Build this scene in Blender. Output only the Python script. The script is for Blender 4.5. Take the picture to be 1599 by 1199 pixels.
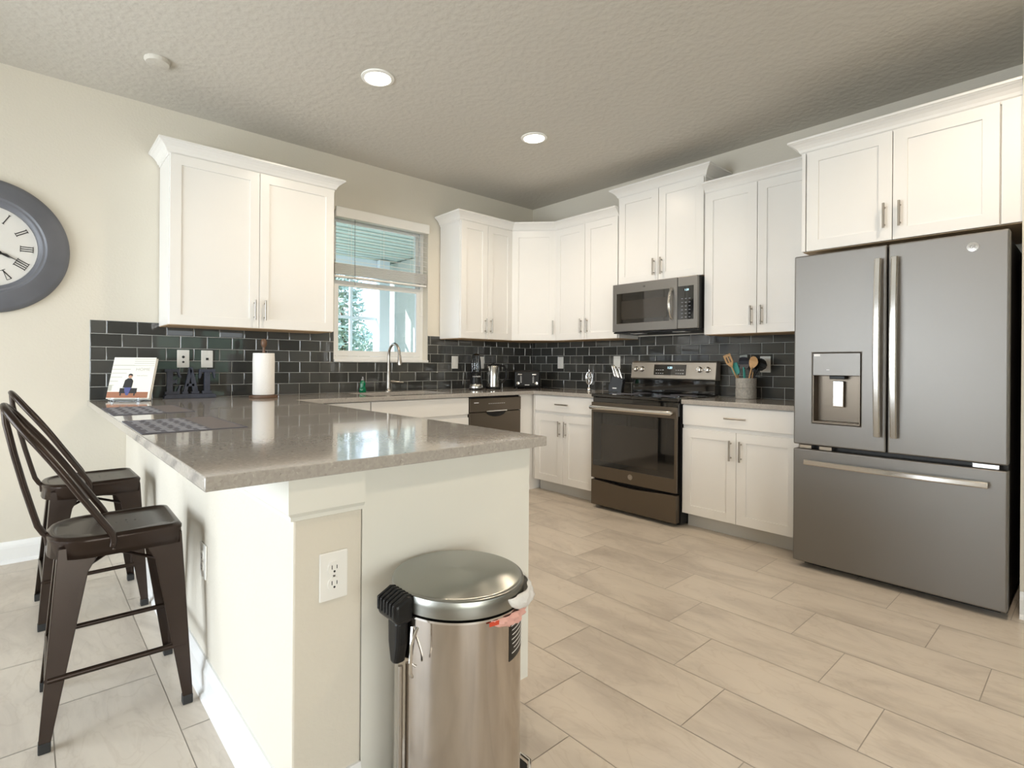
import bpy, bmesh, math, random
from mathutils import Matrix, Vector
random.seed(7)
PI = math.pi
scene = bpy.context.scene
for o in list(bpy.data.objects): bpy.data.objects.remove(o)

# ------------------------------------------------------------------ camera
CAM = Vector((-4.2095, -4.0515, 1.1547))
yaw, roll = math.radians(40.209), math.radians(0.4045)
Fv = Vector((math.sin(yaw), math.cos(yaw), 0)); Rv = Vector((math.cos(yaw), -math.sin(yaw), 0)); Uv = Vector((0, 0, 1))
R2 = Rv*math.cos(roll)+Uv*math.sin(roll); U2 = -Rv*math.sin(roll)+Uv*math.cos(roll)
cd = bpy.data.cameras.new('camera'); cam = bpy.data.objects.new('camera', cd); scene.collection.objects.link(cam)
m = Matrix((R2, U2, -Fv)).transposed().to_4x4(); m.translation = CAM; cam.matrix_world = m
cd.sensor_width = 36; cd.sensor_fit = 'HORIZONTAL'; cd.lens = 831.8125/1599*36
cd.shift_x = 54.75/1599; cd.shift_y = -31.03/1599; cd.clip_start = 0.02
scene.camera = cam

# ------------------------------------------------------------------ sky, sun, exposure
w = bpy.data.worlds.new('World'); scene.world = w; w.use_nodes = True
nt = w.node_tree; bg = nt.nodes['Background']
tc = nt.nodes.new('ShaderNodeTexCoord'); sp = nt.nodes.new('ShaderNodeSeparateXYZ'); rp = nt.nodes.new('ShaderNodeValToRGB')
nt.links.new(tc.outputs['Generated'], sp.inputs[0]); nt.links.new(sp.outputs['Z'], rp.inputs[0]); nt.links.new(rp.outputs[0], bg.inputs[0])
rp.color_ramp.elements[0].position = 0.0; rp.color_ramp.elements[0].color = (0.90, 0.95, 1.0, 1)
rp.color_ramp.elements[1].position = 0.6; rp.color_ramp.elements[1].color = (0.45, 0.67, 1.0, 1)
bg.inputs[1].default_value = 2.3
vs = scene.view_settings; vs.view_transform = 'Standard'; vs.look = 'None'; vs.exposure = 0.38; vs.gamma = 1.0; vs.use_curve_mapping = False

def lamp(name, kind, loc, energy, color, parent=None, **kw):
    l = bpy.data.lights.new(name, kind); l.energy = energy; l.color = color
    for k, v in kw.items():
        if k not in ('rot', 'dir'): setattr(l, k, v)
    o = bpy.data.objects.new(name, l); scene.collection.objects.link(o); o.location = loc
    if 'dir' in kw: o.rotation_euler = Vector(kw['dir']).to_track_quat('-Z', 'Y').to_euler()
    if parent: o.parent = parent
    return o
lamp('sun', 'SUN', (0, 6, 8), 7.0, (1, 0.93, 0.82), dir=(0.75, -0.5, -0.62), angle=0.01)
DAY = (0.86, 0.93, 1.0)
# daylight by the left glazed doors, and an added fill lamp behind the camera
lamp('daylight_left', 'AREA', (-6.98, -1.9, 1.2), 150, DAY, shape='RECTANGLE', size=2.6, size_y=2.1, dir=(1, 0, 0))
lamp('fill_rear', 'AREA', (-5.05, -8.03, 1.25), 130, (1.0, 0.96, 0.91), shape='RECTANGLE', size=3.0, size_y=2.1, dir=(0, 1, 0))

# ------------------------------------------------------------------ materials
def mat(name, col, rough=0.5, metal=0.0, bump=0.0, bscale=40, var=0.0, vscale=5, coat=0.0, emis=None, estr=0, spec=None, aniso=0, stretch=None, trans=0):
    mt = bpy.data.materials.new(name); mt.use_nodes = True; n = mt.node_tree.nodes; l = mt.node_tree.links
    b = n['Principled BSDF']; b.inputs['Base Color'].default_value = (*col, 1)
    b.inputs['Roughness'].default_value = rough; b.inputs['Metallic'].default_value = metal
    b.inputs['Coat Weight'].default_value = coat; b.inputs['Transmission Weight'].default_value = trans
    if spec is not None: b.inputs['Specular IOR Level'].default_value = spec
    if aniso: b.inputs['Anisotropic'].default_value = aniso
    if emis: b.inputs['Emission Color'].default_value = (*emis, 1); b.inputs['Emission Strength'].default_value = estr
    tcn = n.new('ShaderNodeTexCoord'); mp = n.new('ShaderNodeMapping'); l.new(tcn.outputs['Object'], mp.inputs[0])
    if stretch: mp.inputs['Scale'].default_value = stretch
    nz = n.new('ShaderNodeTexNoise'); nz.inputs['Scale'].default_value = vscale; nz.inputs['Detail'].default_value = 4
    l.new(mp.outputs[0], nz.inputs['Vector'])
    vv = max(var, 0.015)
    mx = n.new('ShaderNodeMix'); mx.data_type = 'RGBA'
    mx.inputs[6].default_value = (*[c*(1-vv) for c in col], 1); mx.inputs[7].default_value = (*[min(1, c*(1+vv)) for c in col], 1)
    l.new(nz.outputs['Fac'], mx.inputs[0]); l.new(mx.outputs[2], b.inputs['Base Color'])
    if bump:
        nb = n.new('ShaderNodeTexNoise'); nb.inputs['Scale'].default_value = bscale; nb.inputs['Detail'].default_value = 3
        l.new(mp.outputs[0], nb.inputs['Vector'])
        bp = n.new('ShaderNodeBump'); bp.inputs['Strength'].default_value = bump; bp.inputs['Distance'].default_value = 0.01
        l.new(nb.outputs['Fac'], bp.inputs['Height']); l.new(bp.outputs[0], b.inputs['Normal'])
    return mt
M = {}
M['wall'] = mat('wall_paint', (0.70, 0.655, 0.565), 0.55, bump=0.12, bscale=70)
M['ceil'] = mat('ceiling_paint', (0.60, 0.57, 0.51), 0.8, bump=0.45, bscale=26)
M['trim'] = mat('white_trim', (0.84, 0.84, 0.83), 0.3)
M['cab'] = mat('cabinet_white', (0.83, 0.815, 0.785), 0.28)
M['ply'] = mat('cabinet_underside', (0.55, 0.38, 0.22), 0.6, var=.15, vscale=12, stretch=(1, 8, 8))
M['toe'] = mat('toe_kick', (0.62, 0.61, 0.58), 0.5)
M['nickel'] = mat('brushed_nickel', (0.42, 0.39, 0.35), 0.3, 1.0)
M['chrome'] = mat('satin_steel', (0.72, 0.70, 0.67), 0.16, 1.0)
M['slate'] = mat('slate_steel', (0.225, 0.213, 0.198), 0.42, 0.85, bump=.03, bscale=500)
M['guard'] = mat('guard_steel', (0.52, 0.475, 0.42), 0.34, 0.85)
M['slate_shaded'] = mat('slate_steel_shaded', (0.155, 0.128, 0.10), 0.34, 0.85)  # same slate, darker and browner: dimmer light put into the colour
M['black'] = mat('black_plastic', (0.010, 0.010, 0.010), 0.35, spec=.28)
M['bglass'] = mat('black_glass', (0.006, 0.006, 0.006), 0.04, coat=1.0)
M['ovglass'] = mat('oven_glass', (0.03, 0.026, 0.022), 0.06, coat=0.6)
M['bronze'] = mat('stool_bronze', (0.026, 0.0145, 0.009), 0.27, 0.45, var=.25, vscale=9)
M['rubber'] = mat('rubber', (0.02, 0.02, 0.02), 0.7)
M['steel'] = mat('bin_steel', (0.52, 0.475, 0.43), 0.13, 1.0, var=.22, vscale=3, stretch=(7, 7, .5))  # broad vertical streaks in the colour imitate striped reflections
M['lid'] = mat('lid_steel', (0.34, 0.345, 0.32), 0.24, 1.0, aniso=.9)
_n = M['lid'].node_tree; _t = _n.nodes.new('ShaderNodeTangent'); _t.direction_type = 'RADIAL'; _t.axis = 'Z'; _n.links.new(_t.outputs[0], _n.nodes['Principled BSDF'].inputs['Tangent'])
M['panel'] = mat('end_panel_paint', (0.76, 0.755, 0.695), 0.45)
M['hedge'] = mat('hedge_green', (0.30, 0.44, 0.34), 0.9, var=.3, vscale=3)
M['bag'] = mat('bag_plastic', (0.92, 0.92, 0.90), 0.35, trans=.15, bump=.8, bscale=40)
M['red'] = mat('red_tie', (0.62, 0.07, 0.03), 0.4)
M['pink'] = mat('pink_film', (0.75, 0.42, 0.36), 0.4)
M['plate'] = mat('plate_white', (0.86, 0.85, 0.81), 0.3)
M['hole'] = mat('socket_dark', (0.03, 0.03, 0.03), 0.6)
M['grout'] = mat('grout', (0.52, 0.52, 0.49), 0.9)
M['fgrout'] = mat('floor_grout', (0.43, 0.39, 0.34), 0.9)
M['navy'] = mat('distressed_navy', (0.05, 0.058, 0.085), 0.6, var=.45, vscale=30, bump=.2, bscale=60)
M['frame_grey'] = mat('clock_grey', (0.14, 0.145, 0.165), 0.42, var=.25, vscale=6)
M['dial'] = mat('clock_dial', (0.72, 0.70, 0.66), 0.6, var=.06, vscale=4)
M['ink'] = mat('ink', (0.015, 0.013, 0.013), 0.5)
M['wood'] = mat('wood_dark', (0.13, 0.07, 0.04), 0.45, var=.3, vscale=14, stretch=(1, 1, 6))
M['woodl'] = mat('wood_light', (0.55, 0.33, 0.15), 0.5, var=.2, vscale=14, stretch=(1, 1, 6))
M['paper'] = mat('paper_towel', (0.88, 0.86, 0.83), 0.9, bump=.25, bscale=160)
M['page'] = mat('cover_white', (0.80, 0.78, 0.72), 0.35)
M['coverbrown'] = mat('cover_brown', (0.36, 0.15, 0.08), 0.4)
M['covershade'] = mat('cover_grey', (0.52, 0.51, 0.45), 0.4)
M['skin'] = mat('cover_skin', (0.50, 0.28, 0.18), 0.5)
M['blue'] = mat('cover_blue', (0.08, 0.09, 0.25), 0.5)
M['matdark'] = mat('mat_dark', (0.10, 0.10, 0.125), 0.75, bump=.3, bscale=300)
M['matlight'] = mat('mat_light', (0.27, 0.28, 0.32), 0.7, bump=.3, bscale=300)
M['mattaupe'] = mat('mat_taupe', (0.16, 0.14, 0.14), 0.75, bump=.3, bscale=300)
M['green'] = mat('green_soap', (0.0, 0.16, 0.07), 0.15, coat=.5)
M['clear'] = mat('clear_plastic', (0.8, 0.82, 0.84), 0.05, trans=.9)
M['teal'] = mat('teal_silicone', (0.05, 0.36, 0.32), 0.45)
M['sage'] = mat('grey_silicone', (0.32, 0.36, 0.34), 0.45)
M['dkblue'] = mat('dark_silicone', (0.018, 0.022, 0.035), 0.45)
M['white_text'] = mat('white_print', (0.8, 0.8, 0.8), 0.5)
M['dwhite'] = mat('display_glow', (0.3, 0.5, 0.6), 0.4, emis=(0.6, 0.9, 1.0), estr=1.5)
M['led'] = mat('lamp_lens', (1, 1, 1), 0.4, emis=(1.0, 0.90, 0.74), estr=9)
M['sash'] = mat('window_vinyl', (0.80, 0.81, 0.80), 0.35)
M['slat'] = mat('blind_slat', (0.86, 0.84, 0.80), 0.4)
M['stucco'] = mat('porch_stucco', (0.50, 0.525, 0.49), 0.9, bump=.4, bscale=50)
M['soffit'] = mat('porch_soffit', (0.52, 0.60, 0.57), 0.7)
M['postw'] = mat('porch_white', (0.80, 0.86, 0.92), 0.5)
M['slab'] = mat('concrete', (0.72, 0.71, 0.68), 0.9, var=.1)
M['lawn'] = mat('lawn', (0.15, 0.22, 0.08), 0.95, var=.3, vscale=2)
M['leaf'] = mat('leaves', (0.40, 0.48, 0.36), 0.7, var=.3, vscale=6)
M['bark'] = mat('bark', (0.16, 0.11, 0.07), 0.9)
M['crock'] = mat('speckled_ceramic', (0.42, 0.40, 0.36), 0.5, var=.5, vscale=70, bump=.5, bscale=90)

def glass_mat(name, tint, refl=0.10):
    mt = bpy.data.materials.new(name); mt.use_nodes = True; n = mt.node_tree.nodes; l = mt.node_tree.links; n.clear()
    out = n.new('ShaderNodeOutputMaterial'); mx = n.new('ShaderNodeMixShader'); tr = n.new('ShaderNodeBsdfTransparent'); gl = n.new('ShaderNodeBsdfGlossy'); fr = n.new('ShaderNodeFresnel')
    tr.inputs[0].default_value = (*tint, 1); gl.inputs['Roughness'].default_value = 0.01; fr.inputs[0].default_value = 1.45
    l.new(fr.outputs[0], mx.inputs[0]); l.new(tr.outputs[0], mx.inputs[1]); l.new(gl.outputs[0], mx.inputs[2]); l.new(mx.outputs[0], out.inputs[0])
    return mt
M['glass'] = glass_mat('window_glass', (0.91, 0.96, 1.0))
M['glass_clear'] = glass_mat('door_glass', (0.95, 0.955, 0.95))
M['cup'] = glass_mat('cup_clear', (0.80, 0.82, 0.84))

def quartz():
    mt = mat('grey_quartz', (0.30, 0.275, 0.245), 0.09, coat=0.25); n = mt.node_tree.nodes; l = mt.node_tree.links; b = n['Principled BSDF']
    tcn = n.new('ShaderNodeTexCoord')
    v = n.new('ShaderNodeTexVoronoi'); v.inputs['Scale'].default_value = 150; l.new(tcn.outputs['Object'], v.inputs['Vector'])
    r = n.new('ShaderNodeValToRGB'); l.new(v.outputs['Color'], r.inputs[0])
    e = r.color_ramp.elements; e[0].position = 0.0; e[0].color = (0.22, 0.205, 0.18, 1); e[1].position = 1; e[1].color = (0.54, 0.51, 0.47, 1)
    for p, c in ((.12, (.36, .335, .305, 1)), (.85, (.43, .40, .365, 1))): x = e.new(p); x.color = c
    l.new(r.outputs[0], b.inputs['Base Color']); b.inputs['Specular IOR Level'].default_value = 0.5
    b.inputs['Coat Roughness'].default_value = .03
    return mt
M['quartz'] = quartz()

def tile_mat():
    mt = mat('glass_tile', (0.06, 0.062, 0.058), 0.04, coat=0.15); n = mt.node_tree.nodes; l = mt.node_tree.links; b = n['Principled BSDF']
    a = n.new('ShaderNodeAttribute'); a.attribute_name = 'tint'
    mx = n.new('ShaderNodeMix'); mx.data_type = 'RGBA'; mx.inputs[6].default_value = (0.040, 0.041, 0.039, 1); mx.inputs[7].default_value = (0.085, 0.085, 0.079, 1)
    l.new(a.outputs['Fac'], mx.inputs[0]); l.new(mx.outputs[2], b.inputs['Base Color'])
    return mt
M['tile'] = tile_mat()

def floor_mat():
    mt = bpy.data.materials.new('floor_stone_tile'); mt.use_nodes = True; n = mt.node_tree.nodes; l = mt.node_tree.links; b = n['Principled BSDF']
    uv = n.new('ShaderNodeUVMap'); uv.uv_map = 'UVMap'
    mp = n.new('ShaderNodeMapping'); mp.inputs['Scale'].default_value = (2.4, 0.95, 1); mp.inputs['Rotation'].default_value = (0, 0, math.radians(8)); l.new(uv.outputs[0], mp.inputs[0])
    n1 = n.new('ShaderNodeTexNoise'); n1.inputs['Scale'].default_value = 1.5; n1.inputs['Detail'].default_value = 9; n1.inputs['Roughness'].default_value = .62; n1.inputs['Distortion'].default_value = .9
    l.new(mp.outputs[0], n1.inputs['Vector'])
    r = n.new('ShaderNodeValToRGB'); l.new(n1.outputs['Fac'], r.inputs[0]); e = r.color_ramp.elements
    e[0].position = .28; e[0].color = (0.47, 0.41, 0.345, 1); e[1].position = .72; e[1].color = (0.68, 0.605, 0.51, 1)
    for p, c in ((.42, (.555, .49, .415, 1)), (.52, (.63, .56, .475, 1))): x = e.new(p); x.color = c
    n2 = n.new('ShaderNodeTexNoise'); n2.inputs['Scale'].default_value = 4.5; n2.inputs['Detail'].default_value = 10; n2.inputs['Distortion'].default_value = .8; l.new(mp.outputs[0], n2.inputs['Vector'])
    r2 = n.new('ShaderNodeValToRGB'); l.new(n2.outputs['Fac'], r2.inputs[0]); e = r2.color_ramp.elements
    e[0].position = .47; e[0].color = (1, 1, 1, 1); e[1].position = .53; e[1].color = (1, 1, 1, 1); x = e.new(.5); x.color = (.84, .81, .78, 1)
    mx = n.new('ShaderNodeMix'); mx.data_type = 'RGBA'; mx.blend_type = 'MULTIPLY'; mx.inputs[0].default_value = .4
    l.new(r.outputs[0], mx.inputs[6]); l.new(r2.outputs[0], mx.inputs[7]); l.new(mx.outputs[2], b.inputs['Base Color'])
    b.inputs['Roughness'].default_value = .38
    bp = n.new('ShaderNodeBump'); bp.inputs['Strength'].default_value = .08; bp.inputs['Distance'].default_value = .01; l.new(n1.outputs['Fac'], bp.inputs['Height']); l.new(bp.outputs[0], b.inputs['Normal'])
    return mt
M['floor'] = floor_mat()

# ------------------------------------------------------------------ helpers
COL = scene.collection
class MB:
    def __init__(s): s.bm = bmesh.new()
    def mark(s): s.f0 = len(s.bm.faces)
    def box(s, x0, x1, y0, y1, z0, z1, mi=0):
        if x0 > x1: x0, x1 = x1, x0
        if y0 > y1: y0, y1 = y1, y0
        if z0 > z1: z0, z1 = z1, z0
        v = [s.bm.verts.new(p) for p in ((x0,y0,z0),(x1,y0,z0),(x1,y1,z0),(x0,y1,z0),(x0,y0,z1),(x1,y0,z1),(x1,y1,z1),(x0,y1,z1))]
        for f in ((3,2,1,0),(4,5,6,7),(0,1,5,4),(1,2,6,5),(2,3,7,6),(3,0,4,7)):
            fc = s.bm.faces.new([v[i] for i in f]); fc.material_index = mi
        return s
    def loft(s, rings, caps=True, mi=0, close=False):
        vs = [[s.bm.verts.new(p) for p in r] for r in rings]; n = len(vs[0]); m_ = len(vs)
        for i in range(m_ if close else m_-1):
            a, b = vs[i], vs[(i+1) % m_]
            for j in range(n):
                f = s.bm.faces.new((a[j], a[(j+1)%n], b[(j+1)%n], b[j])); f.material_index = mi
        if caps and not close:
            for r, rev in ((vs[0], True), (vs[-1], False)):
                f = s.bm.faces.new(list(reversed(r)) if rev else r); f.material_index = mi
        return s
    def prism(s, pts, axis, a0, a1, mi=0):
        def P(p, a): return {'x': (a, p[0], p[1]), 'y': (p[0], a, p[1]), 'z': (p[0], p[1], a)}[axis]
        return s.loft([[P(p, a0) for p in pts], [P(p, a1) for p in pts]], mi=mi)
    def tube(s, pts, r, seg=10, mi=0, rs=None, flat=None, close=False):
        pts = [Vector(p) for p in pts]; rings = []; up = None; n = len(pts)
        for i, p in enumerate(pts):
            if close: t = pts[(i+1) % n]-pts[i-1]
            else: t = pts[min(i+1, n-1)]-pts[max(i-1, 0)]
            t.normalize()
            if up is None:
                up = Vector((0,0,1)) if abs(t.z) < .9 else Vector((1,0,0))
            a = up-t*up.dot(t); a.normalize(); up = a; b = t.cross(a)
            rr = rs[i] if rs else r; fl = flat or 1
            rings.append([p+a*math.cos(2*PI*k/seg)*rr+b*math.sin(2*PI*k/seg)*rr*fl for k in range(seg)])
        return s.loft(rings, mi=mi, close=close)
    def cyl(s, p0, p1, r, seg=24, mi=0, r1=None): return s.tube([p0, p1], r, seg, mi, rs=[r, r if r1 is None else r1])
    def lathe(s, prof, c=(0,0,0), seg=48, mi=0, axis='z', caps=True):
        rings = []
        for r, h in prof:
            ring = []
            for k in range(seg):
                a = 2*PI*k/seg; u, v = max(r, 1e-4)*math.cos(a), max(r, 1e-4)*math.sin(a)
                ring.append({'z': (c[0]+u, c[1]+v, c[2]+h), 'y': (c[0]+u, c[1]+h, c[2]-v), 'x': (c[0]+h, c[1]+u, c[2]+v)}[axis])
            rings.append(ring)
        return s.loft(rings, caps=caps, mi=mi)
    def cells(s, us, vs, keep, axis, a0, a1, mi=0):
        """rectilinear plate with holes; us x vs grid extruded along axis"""
        def P(u, v, a): return {'x': (a, u, v), 'y': (u, a, v), 'z': (u, v, a)}[axis]
        cache = {}
        def V(i, j, k):
            if (i, j, k) not in cache: cache[(i, j, k)] = s.bm.verts.new(P(us[i], vs[j], (a0, a1)[k]))
            return cache[(i, j, k)]
        nu, nv = len(us)-1, len(vs)-1
        K = lambda i, j: 0 <= i < nu and 0 <= j < nv and keep(i, j)
        for i in range(nu):
            for j in range(nv):
                if not K(i, j): continue
                q = []
                q.append([V(i,j,0), V(i+1,j,0), V(i+1,j+1,0), V(i,j+1,0)]); q.append([V(i,j,1), V(i+1,j,1), V(i+1,j+1,1), V(i,j+1,1)])
                if not K(i-1, j): q.append([V(i,j,0), V(i,j+1,0), V(i,j+1,1), V(i,j,1)])
                if not K(i+1, j): q.append([V(i+1,j,0), V(i+1,j+1,0), V(i+1,j+1,1), V(i+1,j,1)])
                if not K(i, j-1): q.append([V(i,j,0), V(i+1,j,0), V(i+1,j,1), V(i,j,1)])
                if not K(i, j+1): q.append([V(i,j+1,0), V(i+1,j+1,0), V(i+1,j+1,1), V(i,j+1,1)])
                for f in q:
                    try: fc = s.bm.faces.new(f); fc.material_index = mi
                    except ValueError: pass
        return s
    def xform(s, mtx): bmesh.ops.transform(s.bm, matrix=mtx, verts=s.bm.verts); return s
    def build(s, name, mats, parent=None, bevel=0, smooth=False, loc=None, rotz=0, seg=2):
        bmesh.ops.recalc_face_normals(s.bm, faces=s.bm.faces)
        me = bpy.data.meshes.new(name); s.bm.to_mesh(me); s.bm.free()
        for mm in (mats if isinstance(mats, (list, tuple)) else [mats]): me.materials.append(M[mm] if isinstance(mm, str) else mm)
        if smooth:
            for p in me.polygons: p.use_smooth = True
            me.set_sharp_from_angle(angle=math.radians(38))
        o = bpy.data.objects.new(name, me); COL.objects.link(o)
        if parent: o.parent = parent
        if loc is not None: o.location = loc
        o.rotation_euler.z = rotz
        if bevel:
            b = o.modifiers.new('bevel', 'BEVEL'); b.width = bevel; b.segments = seg; b.limit_method = 'ANGLE'; b.angle_limit = math.radians(50)
        return o
def thing(name, label, cat, loc=(0,0,0), rotz=0, group=None):
    o = bpy.data.objects.new(name, None); COL.objects.link(o); o.empty_display_size = .05
    o.location = loc; o.rotation_euler.z = rotz; o['label'] = label; o['category'] = cat
    if group: o['group'] = group
    return o
def tag(o, label, cat, group=None, kind=None):
    o['label'] = label; o['category'] = cat
    if group: o['group'] = group
    if kind: o['kind'] = kind
    return o
def struct(o): o['kind'] = 'structure'; return o
def kids(o): return [c for c in bpy.data.objects if c.parent == o]
def copy_tree(o, parent=None):
    c = o.copy(); COL.objects.link(c); c.parent = parent
    for ch in kids(o): copy_tree(ch, c)
    return c
def text_mesh(txt, size, depth, font_scale=(1, 1)):
    """bmesh holder with the lettering in the xz plane, facing -y, centred on the origin"""
    cu = bpy.data.curves.new('t', 'FONT'); cu.body = txt; cu.size = size; cu.extrude = depth/2; cu.align_x = 'CENTER'; cu.align_y = 'CENTER'
    ob = bpy.data.objects.new('t', cu); COL.objects.link(ob)
    dg = bpy.context.evaluated_depsgraph_get(); me = bpy.data.meshes.new_from_object(ob.evaluated_get(dg))
    b = MB(); b.bm.from_mesh(me); b.xform(Matrix.Diagonal((font_scale[0], font_scale[1], 1, 1))); b.xform(Matrix.Rotation(PI/2, 4, 'X'))
    bpy.data.objects.remove(ob); bpy.data.curves.remove(cu); bpy.data.meshes.remove(me)
    return b
HZ = 2.84

# ------------------------------------------------------------------ room shell
XL, YR = -6.9, -7.95
WX0, WX1, WZ0, WZ1 = -2.31, -1.385, 1.185, 2.40
struct(MB().cells([XL-.15, WX0, WX1, 0.12], [-.02, WZ0, WZ1, HZ], lambda i, j: not (i == 1 and j == 1), 'y', 0, .16).build('wall_back', 'wall'))
struct(MB().box(0, .12, YR, 0, -.02, HZ).build('wall_right', 'wall'))
struct(MB().box(-.69, -.001, -3.93, -3.795, -.001, HZ-.001).build('wall_stub', 'wall'))
struct(MB().cells([YR-.12, -3.25, -.55, 0], [-.02, .05, 2.3, HZ], lambda i, j: not (i == 1 and j == 1), 'x', XL-.15, XL).build('wall_left', 'wall'))
struct(MB().cells([XL, -6.55, -3.55, -2.25, -.55, 0], [-.02, .05, .95, 2.2, 2.35, HZ], lambda i, j: not ((i == 1 and j in (1, 2, 3)) or (i == 3 and j == 2)), 'y', YR-.12, YR).build('wall_front', 'wall'))
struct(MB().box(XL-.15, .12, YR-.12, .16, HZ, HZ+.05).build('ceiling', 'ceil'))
# floor tiles: 0.307 x 0.595 with a third offset per row, all in one mesh over a grout bed
b = MB(); uvl = b.bm.loops.layers.uv.new('UVMap'); g = .0016
for k in range(-14, 9):
    xa, xb = -2.605+.307*k, -2.605+.307*(k+1)
    for j in range(-12, 9):
        ya = -3.175+.198*k+.595*j; yb = ya+.595
        X0, X1, Y0, Y1 = max(xa+g, XL), min(xb-g, -.0), max(ya+g, YR), min(yb-g, 0)
        if X1-X0 < .01 or Y1-Y0 < .01: continue
        vs_ = [b.bm.verts.new(p) for p in ((X0,Y0,0),(X1,Y0,0),(X1,Y1,0),(X0,Y1,0))]
        f = b.bm.faces.new(vs_); ox, oy = random.uniform(0, 40), random.uniform(0, 40)
        fl = random.choice((1, -1))
        for lp in f.loops: lp[uvl].uv = (lp.vert.co.x*fl+ox, lp.vert.co.y*fl+oy)
b.box(XL-.15, .12, YR-.12, .16, -.05, -.0012, mi=1)
struct(b.build('floor', ['floor', 'fgrout']))

# knee wall of the peninsula, its apron, baseboards
KX0, KX1, KY = -3.722, -3.54, -2.80
struct(MB().box(KX0, KX1, KY, -.001, 0, .8805).build('wall_peninsula', 'wall', bevel=.006))
b = MB()
prof = [(0, .775), (.010, .779), (.010, .788), (.018, .798), (.018, .8805), (0, .8805)]
def sweep(b, path, prof, z0=0, mi=0, closed=False):
    """profile (out, z) swept along an xy path with mitred corners; out = right-hand side of travel"""
    P = [Vector(p) for p in path]; rings = []
    for i, p in enumerate(P):
        d0 = (P[i]-P[i-1]).normalized() if i > 0 else (P[1]-P[0]).normalized()
        d1 = (P[i+1]-P[i]).normalized() if i < len(P)-1 else d0
        n0 = Vector((d0.y, -d0.x)); n1 = Vector((d1.y, -d1.x)); mv = n0+n1; mv = mv/max(mv.dot(n0), .1)
        rings.append([(p.x+mv.x*o_, p.y+mv.y*o_, z0+z) for o_, z in prof])
    b.loft(rings, mi=mi); return b
struct(sweep(MB(), [(KX0, -.001), (KX0, KY), (KX1, KY)], prof).build('trim_1', 'panel'))
bbp = [(0, 0), (.016, 0), (.016, .085), (.010, .10), (.006, .125), (0, .125)]
shoe = [(0, 0), (.028, 0), (.026, .012), (.016, .020), (.016, .085), (.011, .098), (.006, .122), (0, .122)]
struct(sweep(MB(), [(KX0, -.03), (KX0, KY), (KX1-.002, KY)], shoe).build('baseboard_peninsula', 'trim'))
struct(sweep(MB(), [(KX0-.002, -.0), (XL, -.0)][::-1], shoe).build('baseboard_back', 'trim'))
struct(sweep(MB(), [(-.69, -3.94), (-.69, -3.796)][::-1], shoe).build('baseboard_right', 'trim'))

# ------------------------------------------------------------------ backsplash tiles
def splash(name, label, u0, u1, axis, anchor, pitch, skip=None):
    """u runs along the wall; tiles 3x6 set in running bond; real bevelled glass tiles on a grout bed"""
    b = MB(); tl = b.bm.faces.layers.float.new('tint'); zt, ph, gp = 1.412, .083, .0016
    def P(u, out, z): return (u, -out, z) if axis == 'A' else (-out, u, z)
    for r in range(6):
        z1 = zt-ph*r-gp; z0 = z1-ph+2*gp
        k0 = int((u0-anchor)/pitch)-2; k1 = int((u1-anchor)/pitch)+2
        for k in range(k0, k1+1):
            a = anchor+(k+(.5 if r % 2 == 0 else 0))*pitch; c0, c1 = max(a+gp, u0+gp), min(a+pitch-gp, u1-gp)
            segs = [(c0, c1, z0, z1)]
            if skip:
                s0, s1, zs = skip; out = []
                for (p, q, za, zb) in segs:
                    if za >= zs-.005 or zb > zs+.002:
                        zb2 = zs-gp
                        if p < s0: out.append((p, min(q, s0), za, zb))
                        if q > s1: out.append((max(p, s1), q, za, zb))
                        if zb2-za > .012 and max(p, s0) < min(q, s1): out.append((max(p, s0), min(q, s1), za, zb2))
                    else: out.append((p, q, za, zb))
                segs = out
            for (p, q, za, zb) in segs:
                if q-p < .008: continue
                t = random.random(); e = .0035; tx, tz = random.gauss(0, .0003), random.gauss(0, .0003)
                ring = lambda i, o0: [P(p+i, o0+(-tx-tz if i else 0), za+i), P(q-i, o0+(tx-tz if i else 0), za+i), P(q-i, o0+(tx+tz if i else 0), zb-i), P(p+i, o0+(-tx+tz if i else 0), zb-i)]
                n0 = len(b.bm.faces); b.loft([ring(0, .001), ring(0, .006), ring(e, .009)])
                b.bm.faces.ensure_lookup_table()
                for f in b.bm.faces[n0:]: f[tl] = t
    if skip:
        us = [u0, skip[0], skip[1], u1]; zs_ = [.9145, skip[2], 1.412]
        b.cells(us, zs_, lambda i, j: not (i == 1 and j == 1), 'y', -.0055, -.0005, mi=1)
    elif axis == 'A': b.box(u0, u1, -.0055, -.0005, .9145, 1.412, mi=1)
    else: b.box(-.0055, -.0005, u0, u1, .9145, 1.412, mi=1)
    return tag(b.build(name, ['tile', 'grout']), label, 'backsplash')
splash('tile_backsplash', 'dark grey glass subway tile backsplash on the window wall behind the sink', -3.914, -.0005, 'A', -3.748, .165, (WX0-.002, WX1+.002, WZ0-.022))
splash('tile_backsplash', 'dark glass subway tile backsplash on the range wall, below microwave and cabinets', -2.862, -.010, 'B', -.141, .16)

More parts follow.
